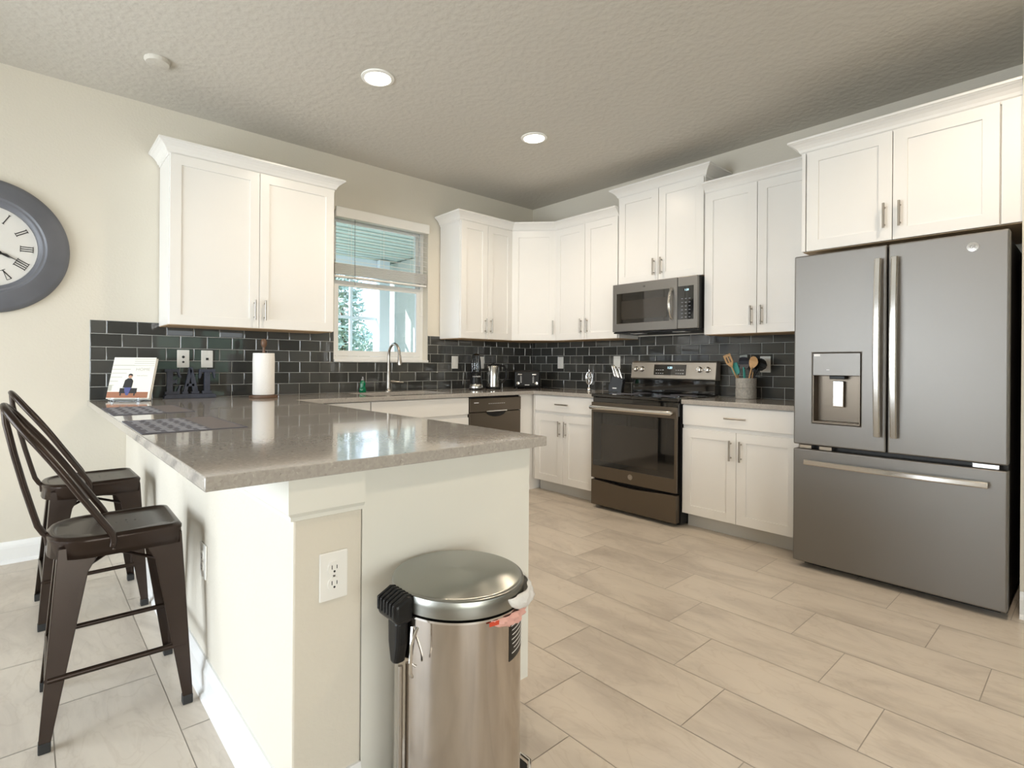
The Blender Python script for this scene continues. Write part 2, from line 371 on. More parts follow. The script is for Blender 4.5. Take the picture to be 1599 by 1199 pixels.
# ------------------------------------------------------------------ window, sill, blind, porch outside
win = bpy.data.objects.new('window_1', None); COL.objects.link(win); win.location = (0, 0, 0); struct(win)
b = MB(); fy0, fy1 = .075, .135
b.cells([WX0, WX0+.035, WX1-.035, WX1], [WZ0, WZ0+.03, WZ1-.035, WZ1], lambda i, j: not (i == 1 and j == 1), 'y', fy0, fy1)
b.build('window_frame', 'sash', win, bevel=.003)
MR = 1.80
b = MB(); x0, x1 = WX0+.036, WX1-.036
b.cells([x0, x0+.04, x1-.04, x1], [WZ0+.031, WZ0+.031+.045, MR-.0, MR+.045], lambda i, j: not (i == 1 and j == 1), 'y', fy0-.004, fy0+.024)
ls = b.build('lower_sash', 'sash', win, bevel=.003)
MB().box(x0+.038, x1-.038, fy0+.008, fy0+.012, WZ0+.07, MR+.002).build('pane', 'glass', ls)
b = MB(); b.cells([x0, x0+.03, x1-.03, x1], [MR+.012, MR+.045, WZ1-.066, WZ1-.036], lambda i, j: not (i == 1 and j == 1), 'y', fy0+.028, fy0+.054)
us = b.build('upper_sash', 'sash', win, bevel=.003)
MB().box(x0+.028, x1-.028, fy0+.04, fy0+.044, MR+.043, WZ1-.064).build('pane', 'glass', us)
b = MB(); b.box((x0+x1)/2-.03, (x0+x1)/2+.03, fy0-.012, fy0-.0045, MR+.02, MR+.043); b.build('sash_lock', 'sash', ls, bevel=.002)
struct(MB().box(WX0+.001, WX1-.001, -.022, .074, WZ0-.019, WZ0+.001).build('window_sill_trim', 'trim', bevel=.003)).name = 'trim_2'
bl = thing('window_blind', 'white horizontal blind pulled halfway up in the window over the sink', 'blind', (0, 0, WZ1))
H0 = WZ1
MB().box(WX0-.0+.004, WX1-.004, -.030, -.012, -.055, .028).build('valance', 'slat', bl, bevel=.006)
MB().box(WX0+.006, WX1-.006, -.006, .055, -.050, -.004).build('headrail', 'slat', bl, bevel=.002)
sx0, sx1 = WX0+.01, WX1-.01
for i in range(8):
    z = -.085-i*.044; b = MB()
    b.prism([(.003, z-.0065), (.028, z+.0005), (.053, z+.0050), (.053, z+.0068), (.028, z+.0025), (.003, z-.0045)], 'x', sx0, sx1)
    b.build('slat', 'slat', bl)
b = MB()
for i in range(10):
    z = -.425-i*.0095
    b.prism([(.002, z-.003), (.028, z+.0015), (.054, z-.001), (.054, z+.002), (.028, z+.005), (.002, z+.001)], 'x', sx0, sx1)
b.build('bunched_slats', 'slat', bl)
MB().box(sx0, sx1, .004, .052, -.540, -.524).build('bottom_rail', 'slat', bl, bevel=.004)
b = MB()
for fx in (.16, .5, .84):
    x = sx0+(sx1-sx0)*fx; b = MB()
    for y in (.0, .056): b.cyl((x, y, -.05), (x, y, -.53), .0009, 6)
    b.cyl((x+.012, .028, -.05), (x+.012, .028, -.53), .0009, 6)
    b.build('ladder_cord', 'slat', bl)
MB().cyl((sx0+.17, -.008, -.05), (sx0+.172, -.010, -.60), .004, 8).build('tilt_wand', 'clear', bl)
b = MB()
for x in (sx1-.07, sx1-.055): b.cyl((x, -.008, -.05), (x, -.008, -.78), .0012, 6); b.lathe([(.002, 0), (.006, -.03), (.005, -.035)], (x, -.008, -.78), 10)
b.build('lift_cord', 'slat', bl)

# porch outside
struct(MB().box(-8, 8, .17, 16, -.14, -.10).build('ground', 'lawn'))
struct(MB().box(-4.4, .12, .165, 3.3, -.099, -.02).build('porch_slab', 'slab'))
b = MB(); b.box(-4.4, .3, .161, 3.35, 2.72, 2.80)
for i in range(20): y = .2+i*.155; b.box(-4.4, .3, y, y+.012, 2.708, 2.7195)
struct(b.build('porch_ceiling', 'soffit'))
struct(MB().box(.121, .28, .161, 3.35, -.099, 2.70).build('porch_wall', 'stucco'))
pc = tag(MB().box(-.20, -.02, 2.95, 3.15, -.019, 2.70).build('porch_column', 'postw', bevel=.01), 'white square porch column outside the window', 'column')
sc = thing('porch_screen_frame', 'pale metal screen framing of the porch seen through the window', 'screen frame', (0, 3.05, -.019))
for x in (-4.2, -3.3, -2.4, -1.5, -.617): MB().box(x-.02, x+.02, -.02, .02, 0, 2.715).build('post', 'postw', sc)
b = MB(); b.box(-4.3, -.205, -.018, .018, 1.82, 1.86); b.build('rail', 'postw', sc)
MB().box(-4.3, -.205, -.018, .018, 2.45, 2.715).build('top_rail', 'postw', sc)
MB().box(-4.3, -.205, -.018, .018, .6, .64).build('rail', 'postw', sc)
# a sash of the porch window to the right of the rail
def tree(name, label, x, y, h, r, n, cat='tree'):
    t = thing(name, label, cat, (x, y, -.10))
    MB().tube([(0,0,0), (.05,.02,h*.4), (-.03,.03,h*.75)], .07, 8, rs=[.09, .07, .03]).build('trunk', 'bark', t, smooth=True)
    b = MB()
    for i in range(n):
        while True:
            p = Vector((random.uniform(-1,1), random.uniform(-1,1), random.uniform(-1,1)))
            if .25 < p.length < 1: break
        c = Vector((p.x*r, p.y*r, h*.62+p.z*h*.42)); a = Vector((random.gauss(0,1), random.gauss(0,1), random.gauss(0,1))).normalized(); q = a.orthogonal().normalized(); s = random.uniform(.035, .075)
        vs_ = [b.bm.verts.new(c+v) for v in (a*s*1.6, q*s*.6, -a*s*1.6, -q*s*.6)]; b.bm.faces.new(vs_)
    b.build('foliage', 'leaf', t)
tree('tree', 'leafy tree beyond the porch screen, left in the window', 0.72, 6.0, 3.3, .42, 1300)
tree('shrub', 'low rounded shrub beyond the porch rail, right of the tree', 2.25, 8.0, 2.1, .75, 1300, 'shrub')

# glazed doors outside the frame: daylight at left, rear one added for fill
def slider(name, x0, x1, z0, z1, loc, rotz, n):
    t = bpy.data.objects.new(name, None); COL.objects.link(t); t.location = loc; t.rotation_euler.z = rotz; struct(t)
    wd = (x1-x0)/n
    for i in range(n):
        a, c = x0+wd*i+.001, x0+wd*(i+1)-.001
        f = MB().cells([a, a+.07, c-.07, c], [z0+.001, z0+.1, z1-.08, z1-.001], lambda i, j: not (i == 1 and j == 1), 'y', -.03, .03).build('door_frame', 'sash', t)
        MB().box(a+.068, c-.068, -.004, .004, z0+.098, z1-.078).build('pane', 'glass_clear', f)
slider('door_1', -3.248, -.552, .05, 2.3, (XL-.06, 0, 0), PI/2, 3)
slider('added_door', -6.548, -3.552, .05, 2.35, (0, YR-.05, 0), 0, 3)
slider('window_2', -2.248, -.552, .95, 2.2, (0, YR-.05, 0), 0, 2)
struct(MB().box(-8, 2, -12.2, -11.2, -.14, 1.9).build('hedge', 'hedge'))
struct(MB().box(-8, 2, -16, -8.09, -.18, -.14).build('ground_rear', 'lawn'))

# ------------------------------------------------------------------ cabinets
ST = .062
def ring_door(x0, x1, z0, z1, yf, t=.019, st=ST):
    b = MB(); b.cells([x0, x0+st, x1-st, x1], [z0, z0+st, z1-st, z1], lambda i, j: not (i == 1 and j == 1), 'y', yf, yf+t)
    b.box(x0+st-.001, x1-st+.001, yf+.008, yf+.015, z0+st-.001, z1-st+.001); return b
def pull(parent, x, z, yf, L=.135, vertical=True):
    b = MB(); h = L/2
    if vertical:
        b.cyl((x, yf-.030, z-h), (x, yf-.030, z+h), .0062, 12)
        for s in (-1, 1): b.cyl((x, yf, z+s*h*.7), (x, yf-.030, z+s*h*.7), .0045, 10)
    else:
        b.cyl((x-h, yf-.030, z), (x+h, yf-.030, z), .0062, 12)
        for s in (-1, 1): b.cyl((x+s*h*.7, yf, z), (x+s*h*.7, yf-.030, z), .0045, 10)
    return b.build('handle', 'nickel', parent, smooth=True)
CROWN = [(0, -.012), (.004, -.012), (.006, .0), (.014, .006), (.020, .020), (.032, .036), (.048, .050), (.056, .054), (.060, .058), (.066, .060), (.066, .072), (0, .072)]
def upper(label, loc, rotz, w, h, depth=.305, nd=2, crown='LFR', hz=None, fill_r=0, fill_l=0, hinge='R', group=None, wall_gap=.0105):
    t = thing('wall_cabinet', label, 'cabinet', loc, rotz, group)
    MB().box(.0005, w-.0005, -depth, -wall_gap, .004, h).build('cabinet_body', 'cab', t, bevel=.001)
    MB().box(.004, w-.004, -depth+.004, -wall_gap-.002, 0.0, .0035).build('underside', 'ply', t)['label'] = 'unpainted wood underside'
    yf = -depth-.020; a, c = fill_l+.003, w-fill_r-.003; wd = (c-a)/nd
    for i in range(nd):
        x0, x1 = a+wd*i+.0018, a+wd*(i+1)-.0018
        d = ring_door(x0, x1, .003, h-.004, yf).build('door', 'cab', t, bevel=.0012)
        if nd == 2: hx = x1-.032 if i == 0 else x0+.032
        else: hx = x1-.034 if hinge == 'L' else x0+.034
        pull(d, hx, (.125 if hz is None else hz), yf)
    if fill_r: MB().box(w-fill_r+.002, w-.001, -depth-.020, -depth, .003, h-.004).build('filler_strip', 'cab', t, bevel=.001)
    if fill_l: MB().box(.001, fill_l-.002, -depth-.020, -depth, .003, h-.004).build('filler_strip', 'cab', t, bevel=.001)
    if crown:
        y = -depth-.004; path = []
        if 'L' in crown: path += [(0, -wall_gap), (0, y)]
        else: path += [(.0005, y)]
        if 'R' in crown: path += [(w, y), (w, -wall_gap)]
        else: path += [(w-.0005, y)]
        # travel left to right with the outside on the right-hand side
        sweep(MB(), path, CROWN, h).build('crown_molding', 'cab', t)
    return t
UB, UH = 1.385, 1.062
upper('wide white two-door wall cabinet left of the window, above the paper towels', (-3.545, 0, UB), 0, 1.085, UH)
upper('white two-door wall cabinet between the window and the corner', (-1.254, 0, UB), 0, .642, UH, crown='')
upper('white two-door wall cabinet between the corner and the microwave', (0, -.6125, UB), -PI/2, .7165, UH, crown='')
upper('tallest white wall cabinet, mounted above the microwave', (0, -1.3295, 1.838), -PI/2, .761, .752, crown='LFR', hz=.115)
upper('white two-door wall cabinet between the microwave and the refrigerator', (0, -2.0915, UB), -PI/2, .762, UH, crown='F')
upper('deep white two-door cabinet above the refrigerator', (0, -2.8545, 1.842), -PI/2, .938, .598, depth=.615, crown='LF', hz=.135, fill_r=.075, fill_l=.022)
# diagonal corner cabinet
t = thing('corner_wall_cabinet', 'single-door corner wall cabinet set diagonally between its neighbours', 'cabinet', (0, 0, UB))
pts = [(-.0105, -.0105), (-.611, -.0105), (-.611, -.305), (-.305, -.611), (-.0105, -.611)]
MB().prism(pts, 'z', .004, UH).build('cabinet_body', 'cab', t, bevel=.001)
MB().prism([(x*.99-.002, y*.99-.002) for x, y in pts], 'z', 0, .0035).build('underside', 'ply', t)['label'] = 'unpainted wood underside'
LD = math.hypot(.306, .306); mid = Vector((-.458, -.458, 0)); mt_ = Matrix.Translation(mid) @ Matrix.Rotation(-PI/4, 4, 'Z')
b = ring_door(-LD/2+.008, LD/2-.008, .003, UH-.004, -.0205); b.xform(mt_); d = b.build('door', 'cab', t, bevel=.0012)
h_ = pull(d, LD/2-.034, .125, -.0205); h_.data.transform(mt_)
# one crown running round the three corner cabinets
cm = sweep(MB(), [(-1.2545, -.0105), (-1.2545, -.309), (-.6127, -.309), (-.309, -.6127), (-.309, -1.3285)], CROWN, UB+UH+.0008).build('crown_molding', 'cab')
tag(cm, 'white crown molding running along the tops of the three cabinets in the corner', 'molding')

def base_cab(name, label, loc, rotz, w, nd=2, depth=.61, drawer=True, handles=True, ndr=1, endpanel=None, fill_l=0, open_top=False):
    t = thing(name, label, 'cabinet', loc, rotz)
    if open_top:
        bb = MB().cells([.0005, .018, w-.018, w-.0005], [-depth, -depth+.018, -.019, -.001], lambda i, j: not (i == 1 and j == 1), 'z', .123, .8805); bb.box(.0005, w-.0005, -depth, -.001, .105, .1229); bb.build('cabinet_body', 'cab', t)
    else: MB().box(.0005, w-.0005, -depth, -.001, .105, .8805).build('cabinet_body', 'cab', t, bevel=.001)
    MB().box(.0005, w-.0005, -depth+.075, -.002, 0, .1045).build('toe_kick', 'toe', t)
    yf = -depth-.020; c0 = fill_l
    if fill_l: MB().box(.001, fill_l-.002, yf, -depth, .108, .876).build('filler_strip', 'cab', t)
    ztop = .876; zd = .735 if drawer else .876
    if drawer:
        wd = (w-.006-c0)/ndr
        for i in range(ndr):
            x0, x1 = c0+.003+wd*i+.0012, c0+.003+wd*(i+1)-.0012
            d = MB().box(x0, x1, yf, yf+.019, zd+.002, ztop).build('drawer', 'cab', t, bevel=.002)
            if handles: pull(d, (x0+x1)/2, .805, yf, .14, False)
    wd = (w-.006-c0)/nd
    for i in range(nd):
        x0, x1 = c0+.003+wd*i+.0012, c0+.003+wd*(i+1)-.0012
        d = ring_door(x0, x1, .108, zd-.024 if drawer else .874, yf).build('door', 'cab', t, bevel=.0012)
        if handles: pull(d, x1-.032 if (i == 0 and nd == 2) else x0+.032, .592, yf)
    return t
base_cab('base_cabinet', 'white base cabinet with one drawer and two doors, left of the range', (0, -.632, 0), -PI/2, .696, fill_l=.012)
base_cab('base_cabinet', 'white base cabinet with one drawer and two doors, between range and refrigerator', (0, -2.0925, 0), -PI/2, .760)
base_cab('sink_base_cabinet', 'wide white cabinet with false drawer front below the sink', (-2.3135, 0, 0), 0, .914, handles=False, open_top=True)
base_cab('base_cabinet', 'narrow white base cabinet left of the sink cabinet, behind the peninsula', (-2.87, 0, 0), 0, .555, nd=1, handles=False)
# corner filler
tag(MB().box(-.788, -.001, -.610, -.001, 0, .8805).build('corner_base_cabinet', 'cab'), 'white blank corner filler cabinet between dishwasher and base cabinet', 'cabinet')
pc_ = base_cab('peninsula_cabinet', 'white peninsula cabinet whose plain end panel faces the trash can', (-3.538, -2.782, 0), PI/2, 1.07, depth=.623, handles=False)
MB().prism([(-.001, 0), (-.548, 0), (-.548, .104), (-.624, .104), (-.624, .8805), (-.001, .8805)], 'x', -.0135, -.0005).build('end_panel', 'panel', pc_)
base_cab('peninsula_cabinet', 'white peninsula cabinet farther from the camera, next to the window wall', (-3.538, -1.711, 0), PI/2, 1.06, depth=.623, handles=False)

# ------------------------------------------------------------------ worktops and sink
CT0, CT1 = .882, .914
b = MB(); us_ = [-3.924, -2.872, -2.24, -1.50, -.648, -.0006]; vs_ = [-2.837, -1.3265, -.648, -.54, -.13, -.0006]
def keep(i, j):
    if i == 0: return True
    if i == 2 and j == 3: return False
    if j >= 2: return True
    return i == 4 and j == 1
b.cells(us_, vs_, keep, 'z', CT0, CT1)
tag(b.build('countertop', 'quartz', bevel=.003), 'grey quartz worktop covering the peninsula, sink run and corner', 'countertop')
tag(MB().box(-.648, -.0006, -2.862, -2.0935, CT0, CT1).build('countertop', 'quartz', bevel=.003), 'short grey quartz worktop between the range and the refrigerator', 'countertop')
b = MB(); b.cells([-2.255, -2.239, -1.501, -1.485], [-.555, -.539, -.131, -.115], lambda i, j: not (i == 1 and j == 1), 'z', .70, .8815)
b.box(-2.239, -1.501, -.539, -.131, .70, .705); b.lathe([(.04, .006), (.035, .009), (.001, .009)], (-1.87, -.33, .70), 24)
tag(b.build('kitchen_sink', 'chrome', bevel=.002), 'undermount stainless sink set in the worktop below the window', 'sink')

# ------------------------------------------------------------------ faucet
t = thing('kitchen_faucet', 'brushed steel gooseneck pull-down faucet in front of the window', 'faucet', (-1.845, -.085, .9142))
MB().lathe([(.028, 0), (.028, .008), (.022, .014), (.019, .03), (.018, .12), (.015, .16), (.013, .17)], seg=28).build('base', 'nickel', t, smooth=True)
pts = [(0, 0, .16), (0, 0, .30)]
for i in range(0, 13):
    a = PI*i/12*.97; pts.append((.0, -.085+.085*math.cos(a), .31+.095*math.sin(a)))
MB().tube(pts, .0125, 14).build('spout', 'nickel', t, smooth=True)
MB().tube([(0, -.170, .315), (0, -.174, .28), (0, -.178, .235), (0, -.180, .225)], .014, 16, rs=[.0135, .016, .021, .019]).build('spray_head', 'nickel', t, smooth=True)
MB().tube([(.012, 0, .085), (.05, 0, .085), (.065, -.01, .083), (.13, -.028, .078)], .008, 10, rs=[.014, .012, .008, .006]).build('lever', 'nickel', t, smooth=True)

# ------------------------------------------------------------------ dishwasher
t = thing('dishwasher', 'grey built-in dishwasher beneath the counter, right of the sink', 'dishwasher', (-1.397, 0, 0))
W_ = .607
MB().box(.004, W_-.004, -.60, -.02, .02, .878).build('body', 'black', t)
MB().box(.004, W_-.004, -.628, -.601, .11, .745).build('door', 'slate_shaded', t, bevel=.004)
dp = MB().box(.004, W_-.004, -.632, -.601, .750, .866).build('control_panel', 'slate_shaded', t, bevel=.004)
b = MB(); b.prism([(W_/2+.11*math.cos(PI+PI*k/14), .748+.045*math.sin(PI+PI*k/14)*1) for k in range(15)], 'y', -.6335, -.6282); b.build('pocket', 'black', dp)
b = MB(); b.box(W_/2-.12, W_/2+.12, -.642, -.6325, .748, .760); b.build('handle_lip', 'chrome', dp, bevel=.002)
b = MB()
for k in range(9): x = W_/2-.09+k*.022; b.box(x, x+.012, -.6332, -.6322, .815, .819)
b.box(.05, .10, -.6332, -.6322, .825, .832); b.build('markings', 'white_text', dp)
MB().box(.02, W_-.02, -.55, -.545, .0, .105).build('toe_kick', 'toe', t)

# ------------------------------------------------------------------ range
RY = -1.3345; RW = .7535
t = thing('electric_range', 'slate freestanding electric range with black glass cooktop', 'range', (0, RY, 0), -PI/2)
MB().box(0, RW, -.635, -.03, .02, .895).build('body', 'black', t)
MB().box(0, RW, -.690, -.115, .896, .922).build('cooktop', 'bglass', t, bevel=.006)
b = MB()
for (x, y, r) in ((.20, -.50, .11), (.56, -.50, .085), (.20, -.25, .075), (.56, -.25, .10)):
    b.lathe([(r-.002, 0), (r, 0), (r, .0004), (r-.002, .0004)], (x, y, .9221), 48)
b.build('burner_rings', 'matdark', t)
MB().box(.004, RW-.004, -.668, -.636, .79, .893).build('front_panel', 'bglass', t, bevel=.002)
dr = MB().cells([.004, .022, RW-.022, RW-.004], [.245, .345, .775, .855], lambda i, j: not (i == 1 and j == 1), 'y', -.690, -.669).build('oven_door', 'slate_shaded', t, bevel=.002)
MB().box(.021, RW-.021, -.6885, -.6700, .346, .774).build('oven_window', 'bglass', dr)
MB().box(.10, RW-.15, -.6892, -.6886, .385, .685).build('inner_window', 'ovglass', dr)
b = MB(); pts = [(.03+(RW-.06)*k/16, -.735-.008*math.sin(PI*k/16), .815) for k in range(17)]
b.tube([(.035, -.690, .815)]+pts+[(RW-.035, -.690, .815)], .017, 12, flat=.8); b.build('handle', 'chrome', dr, smooth=True)
b = MB(); b.lathe([(.001, -.003), (.020, -.003), (.021, 0)], (RW/2-.005, -.6902, .30), 28, axis='y'); b.build('emblem', 'nickel', dr, smooth=True)
b = text_mesh('GE', .02, .001); b.xform(Matrix.Translation((RW/2-.005, -.6938, .30))); b.build('emblem_lettering', 'chrome', dr)
b = MB(); up_ = [(.006+(RW-.012)*k/20, .228-.016*math.sin(PI*k/20)**2*1.0) for k in range(21)]
b.prism([(.006, .03)]+up_+[(RW-.006, .03)], 'y', -.690, -.640); b.build('storage_drawer', 'slate_shaded', t, bevel=.002)
b = MB(); 
for x in (.05, RW-.05):
    for y in (-.58, -.08): b.cyl((x, y, 0), (x, y, .022), .02, 12)
b.build('leveling_feet', 'black', t)
MB().box(.008, RW-.008, -.112, -.03, .9225, 1.035).build('backguard_riser', 'bglass', t, bevel=.004)
b = MB(); b.prism([(-.115, 1.036), (-.128, 1.045), (-.110, 1.178), (-.095, 1.192), (-.04, 1.192), (-.04, 1.036)], 'x', -.002, RW+.002)
bgd = b.build('backguard', 'guard', t, bevel=.004)
bgd['label'] = 'light slate control panel'
def on_bg(bb, x, z, out=0):
    y = -.128+(z-1.045)*(.018/.133)-out
    bb.xform(Matrix.Translation((x, y, z)) @ Matrix.Rotation(math.radians(-7.7), 4, 'X')); return bb
on_bg(MB().box(-.145, .145, -.002, 0, -.044, .044), .365, 1.118).build('control_display', 'bglass', bgd, bevel=.001)
on_bg(text_mesh('1:20', .026, .0006), .365, 1.135, .0026).build('clock_digits', 'dwhite', bgd)
b = MB()
for i in range(4):
    for j in range(2):
        for s in (-1, 1): b.box(s*(.06+.02*i)-.006, s*(.06+.02*i)+.006, -.0004, 0, -.03+.028*j-.002, -.03+.028*j+.002)
on_bg(b, .365, 1.118, .0022).build('button_marks', 'white_text', bgd)
for x in (.045, .105, .625, .69):
    b = MB().lathe([(.024, 0), (.024, -.006), (.019, -.010), (.018, -.030), (.014, -.032), (.001, -.032)], (0, 0, 0), 24, axis='y'); b.box(-.005, .005, -.038, -.03, -.018, .018)
    on_bg(b, x, 1.122).build('knob', 'chrome', bgd, smooth=True)

# ------------------------------------------------------------------ microwave
t = thing('microwave_oven', 'slate over-the-range microwave beneath the tallest wall cabinet', 'microwave', (0, -1.3345, 1.42), -PI/2)
MB().box(.002, .748, -.375, -.012, .012, .412).build('body', 'black', t, bevel=.003)
MB().box(.006, .744, -.395, -.03, 0, .0115).build('vent_grille', 'black', t)
b = MB()
for x in (.18, .56): b.box(x-.055, x+.055, -.33, -.25, -.003, -.0002)
b.build('cooktop_lights', 'plate', t)
d = MB().cells([0, .036, .520, .588], [.014, .082, .332, .412], lambda i, j: not (i == 1 and j == 1), 'y', -.405, -.376).build('door', 'slate', t, bevel=.003)
MB().box(.035, .521, -.4035, -.380, .081, .333).build('door_glass', 'bglass', d)
MB().box(.085, .500, -.4042, -.4036, .115, .270).build('door_mesh_window', 'ovglass', d)
b = MB(); pts = [(.545, -.405-.045*math.sin(PI*k/12)**.6 if 0 < k < 12 else -.405, .095+.235*k/12) for k in range(13)]
b.tube(pts, .013, 10, flat=.9); b.build('handle', 'chrome', d, smooth=True)
b = text_mesh('GE', .018, .001); b.xform(Matrix.Translation((.30, -.4058, .372))); b.build('emblem_lettering', 'black', d)
cp = MB().box(.590, .750, -.405, -.376, .014, .412).build('control_side', 'slate', t, bevel=.006)
kp = MB().box(.594, .720, -.4065, -.4052, .085, .338).build('keypad', 'bglass', cp)
b = text_mesh('1:20', .02, .0006); b.xform(Matrix.Translation((.665, -.4072, .308))); b.build('clock_digits', 'dwhite', kp)
b = MB()
for i in range(3):
    for j in range(6): b.box(.622+i*.03, .636+i*.03, -.4070, -.4066, .10+j*.028, .104+j*.028)
b.build('button_marks', 'matlight', kp)

# ------------------------------------------------------------------ refrigerator
t = thing('refrigerator', 'large slate french-door refrigerator with water dispenser and bottom freezer', 'refrigerator', (0, -2.875, 0), -PI/2)
FW = .888
M['fridge_side'] = mat('fridge_side', (0.035, 0.033, 0.031), .45)
MB().box(.006, FW-.006, -.715, -.04, .04, 1.765).build('body', 'fridge_side', t, bevel=.004)
MB().box(.03, FW-.03, -.700, -.08, .0, .0395).build('base_grille', 'black', t)
dl = MB().cells([0, .097, .325, .436], [.708, .835, 1.230, 1.79], lambda i, j: not (i == 1 and j == 1), 'y', -.800, -.722).build('door', 'slate', t, bevel=.007, seg=3)
dr2 = MB().box(.442, FW, -.800, -.722, .708, 1.79).build('door', 'slate', t, bevel=.007, seg=3)
dz = MB().box(0, FW, -.800, -.722, .035, .682).build('freezer_drawer', 'slate', t, bevel=.007, seg=3)
# dispenser
b = MB(); b.box(.098, .324, -.801, -.775, 1.105, 1.229); dsp = b.build('dispenser_panel', 'slate', dl, bevel=.002)
b = MB(); b.cells([.098, .104, .318, .324], [.836, .848, 1.104], lambda i, j: not (i == 1 and j == 1), 'y', -.802, -.728)
b.box(.104, .318, -.732, -.728, .848, 1.104); b.build('dispenser_recess', 'slate_shaded', dl, bevel=.001)
b = MB(); b.box(.185, .238, -.765, -.750, .93, 1.075); b.build('dispenser_paddle', 'chrome', dl, bevel=.004)
b = MB(); b.box(.175, .25, -.785, -.74, 1.085, 1.104); b.build('spout_housing', 'black', dl, bevel=.003)
b = MB(); b.box(.104, .134, -.8018, -.8011, 1.212, 1.224); b.box(.165, .18, -.8018, -.8011, 1.135, 1.138); b.build('panel_marks', 'white_text', dl)
def bowed(parent, p0, p1, out):
    p0, p1 = Vector(p0), Vector(p1); b = MB(); n = 18; pts = [p0+Vector((0, .018, 0))*0]
    L = [(p0+(p1-p0)*k/n)+Vector((0, -(.030+out*math.sin(PI*k/n)), 0)) for k in range(n+1)]
    ax = (p1-p0).normalized(); side = ax.cross(Vector((0, 1, 0)))
    rings = []
    for k, q in enumerate(L): rings.append([q+side*.015+Vector((0, .007, 0)), q+side*.015+Vector((0, -.003, 0)), q+side*.009+Vector((0, -.008, 0)), q-side*.009+Vector((0, -.008, 0)), q-side*.015+Vector((0, -.003, 0)), q-side*.015+Vector((0, .007, 0))])
    b.loft(rings)
    for k in (0, n):
        q = L[k]+ax*(.012 if k == 0 else -.012)
        b.box(q.x-.010, q.x+.010, q.y+.004, p0.y, q.z-.010, q.z+.010)
    return b.build('handle', 'chrome', parent, bevel=.0015, smooth=True)
bowed(dl, (.404, -.8, .79), (.404, -.8, 1.72), .022)
bowed(dr2, (.474, -.8, .79), (.474, -.8, 1.72), .022)
bowed(dz, (.065, -.8, .612), (.825, -.8, .612), .014)
b = MB().lathe([(.022, 0), (.022, -.0025), (.001, -.003)], (.765, -.8005, 1.725), 32, axis='y'); b.build('emblem', 'chrome', dr2, smooth=True)
b = text_mesh('GE', .02, .0006); b.xform(Matrix.Translation((.765, -.8040, 1.725))); b.build('emblem_lettering', 'slate', dr2)
for x in (.03, FW-.03-.09, .13):
    MB().box(x, x+.09 if x > .2 else x+.06, -.79, -.73, .686, .704).build('hinge', 'chrome', t)

# ------------------------------------------------------------------ ceiling lights and detector
def downlight(x, y, label, e=42):
    t = thing('ceiling_downlight', label, 'ceiling light', (x, y, HZ), 0, 'recessed ceiling downlights')
    MB().lathe([(.098, -.0005), (.096, -.006), (.078, -.010), (.074, -.004), (.074, -.0005)], seg=48).build('trim_ring', 'plate', t, smooth=True)
    MB().lathe([(.0735, -.0035), (.0735, -.005), (.001, -.007)], seg=40).build('lens', 'led', t, smooth=True)
    lamp('downlight_lamp', 'SPOT', (0, 0, -.02), e, (1.0, 0.83, 0.64), t, spot_size=math.radians(165), spot_blend=.7, shadow_soft_size=.07)
    return t
downlight(-2.637, -1.268, 'lit recessed ceiling light nearer the left, above the peninsula')
downlight(-1.338, -1.295, 'lit recessed ceiling light farther right, toward the corner')
downlight(-2.637, -3.9, 'added unseen ceiling downlight overhead in front of the peninsula')  # unseen lamp added to brighten the front of the room
downlight(-1.338, -3.9, 'added unseen ceiling downlight overhead in front of the refrigerator')  # second added lamp, also out of view
t = thing('smoke_detector', 'small round white cover on the ceiling above the left cabinet', 'smoke detector', (-3.66, -.62, HZ))
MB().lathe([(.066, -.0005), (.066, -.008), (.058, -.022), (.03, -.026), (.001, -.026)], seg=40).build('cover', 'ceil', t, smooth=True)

# ------------------------------------------------------------------ wall plates
def plate(label, loc, rotz, kind):
    t = thing('wall_plate' if kind != 'duplex' else 'electrical_outlet', label, 'outlet' if kind in ('duplex',) else 'wall plate', loc, rotz)
    MB().box(-.0375, .0375, -.006, 0, -.06, .06).build('cover_plate', 'plate', t, bevel=.003)
    if kind == 'duplex':
        for s in (-1, 1):
            r = MB().lathe([(.017, -.006), (.017, -.009), (.001, -.009)], (0, 0, s*.0195), 24, axis='y').build('receptacle', 'plate', t, smooth=True)
            b = MB(); b.box(-.0075, -.0055, -.0094, -.0088, s*.0195-.002, s*.0195+.008); b.box(.0055, .0075, -.0094, -.0088, s*.0195-.002, s*.0195+.007)
            b.lathe([(.0028, -.0088), (.0028, -.0094)], (0, 0, s*.0195-.008), 12, axis='y'); b.build('slots', 'hole', r)
        MB().lathe([(.003, -.006), (.003, -.008)], (0, 0, 0), 10, axis='y').build('screw', 'nickel', t)
    elif kind == 'jack':
        MB().box(-.008, .008, -.010, -.0062, -.008, .008).build('jack', 'hole', t)
    elif kind == 'coax':
        b = MB().lathe([(.009, -.006), (.007, -.012), (.003, -.014)], (0, 0, .012), 12, axis='y'); b.lathe([(.007, -.006), (.007, -.010)], (0, 0, -.022), 12, axis='y'); b.build('jack', 'hole', t)
    else:
        MB().box(-.016, .016, -.0095, -.0062, -.033, .033).build('rocker', 'plate', t, bevel=.001)
    return t
TY = -.0095
plate('white jack plate with two sockets, above the letter E of the sign', (-3.40, TY, 1.177), 0, 'coax')
plate('white jack plate with one socket, above the letter T of the sign', (-3.252, TY, 1.177), 0, 'jack')
plate('white rocker switch plate right of the window', (-1.073, TY, 1.170), 0, 'rocker')
plate('white wall plate half hidden behind the blender', (-.74, TY, 1.170), 0, 'rocker')
plate('white wall plate on the range wall near the corner, left of the ornament', (TY, -.419, 1.175), -PI/2, 'rocker')
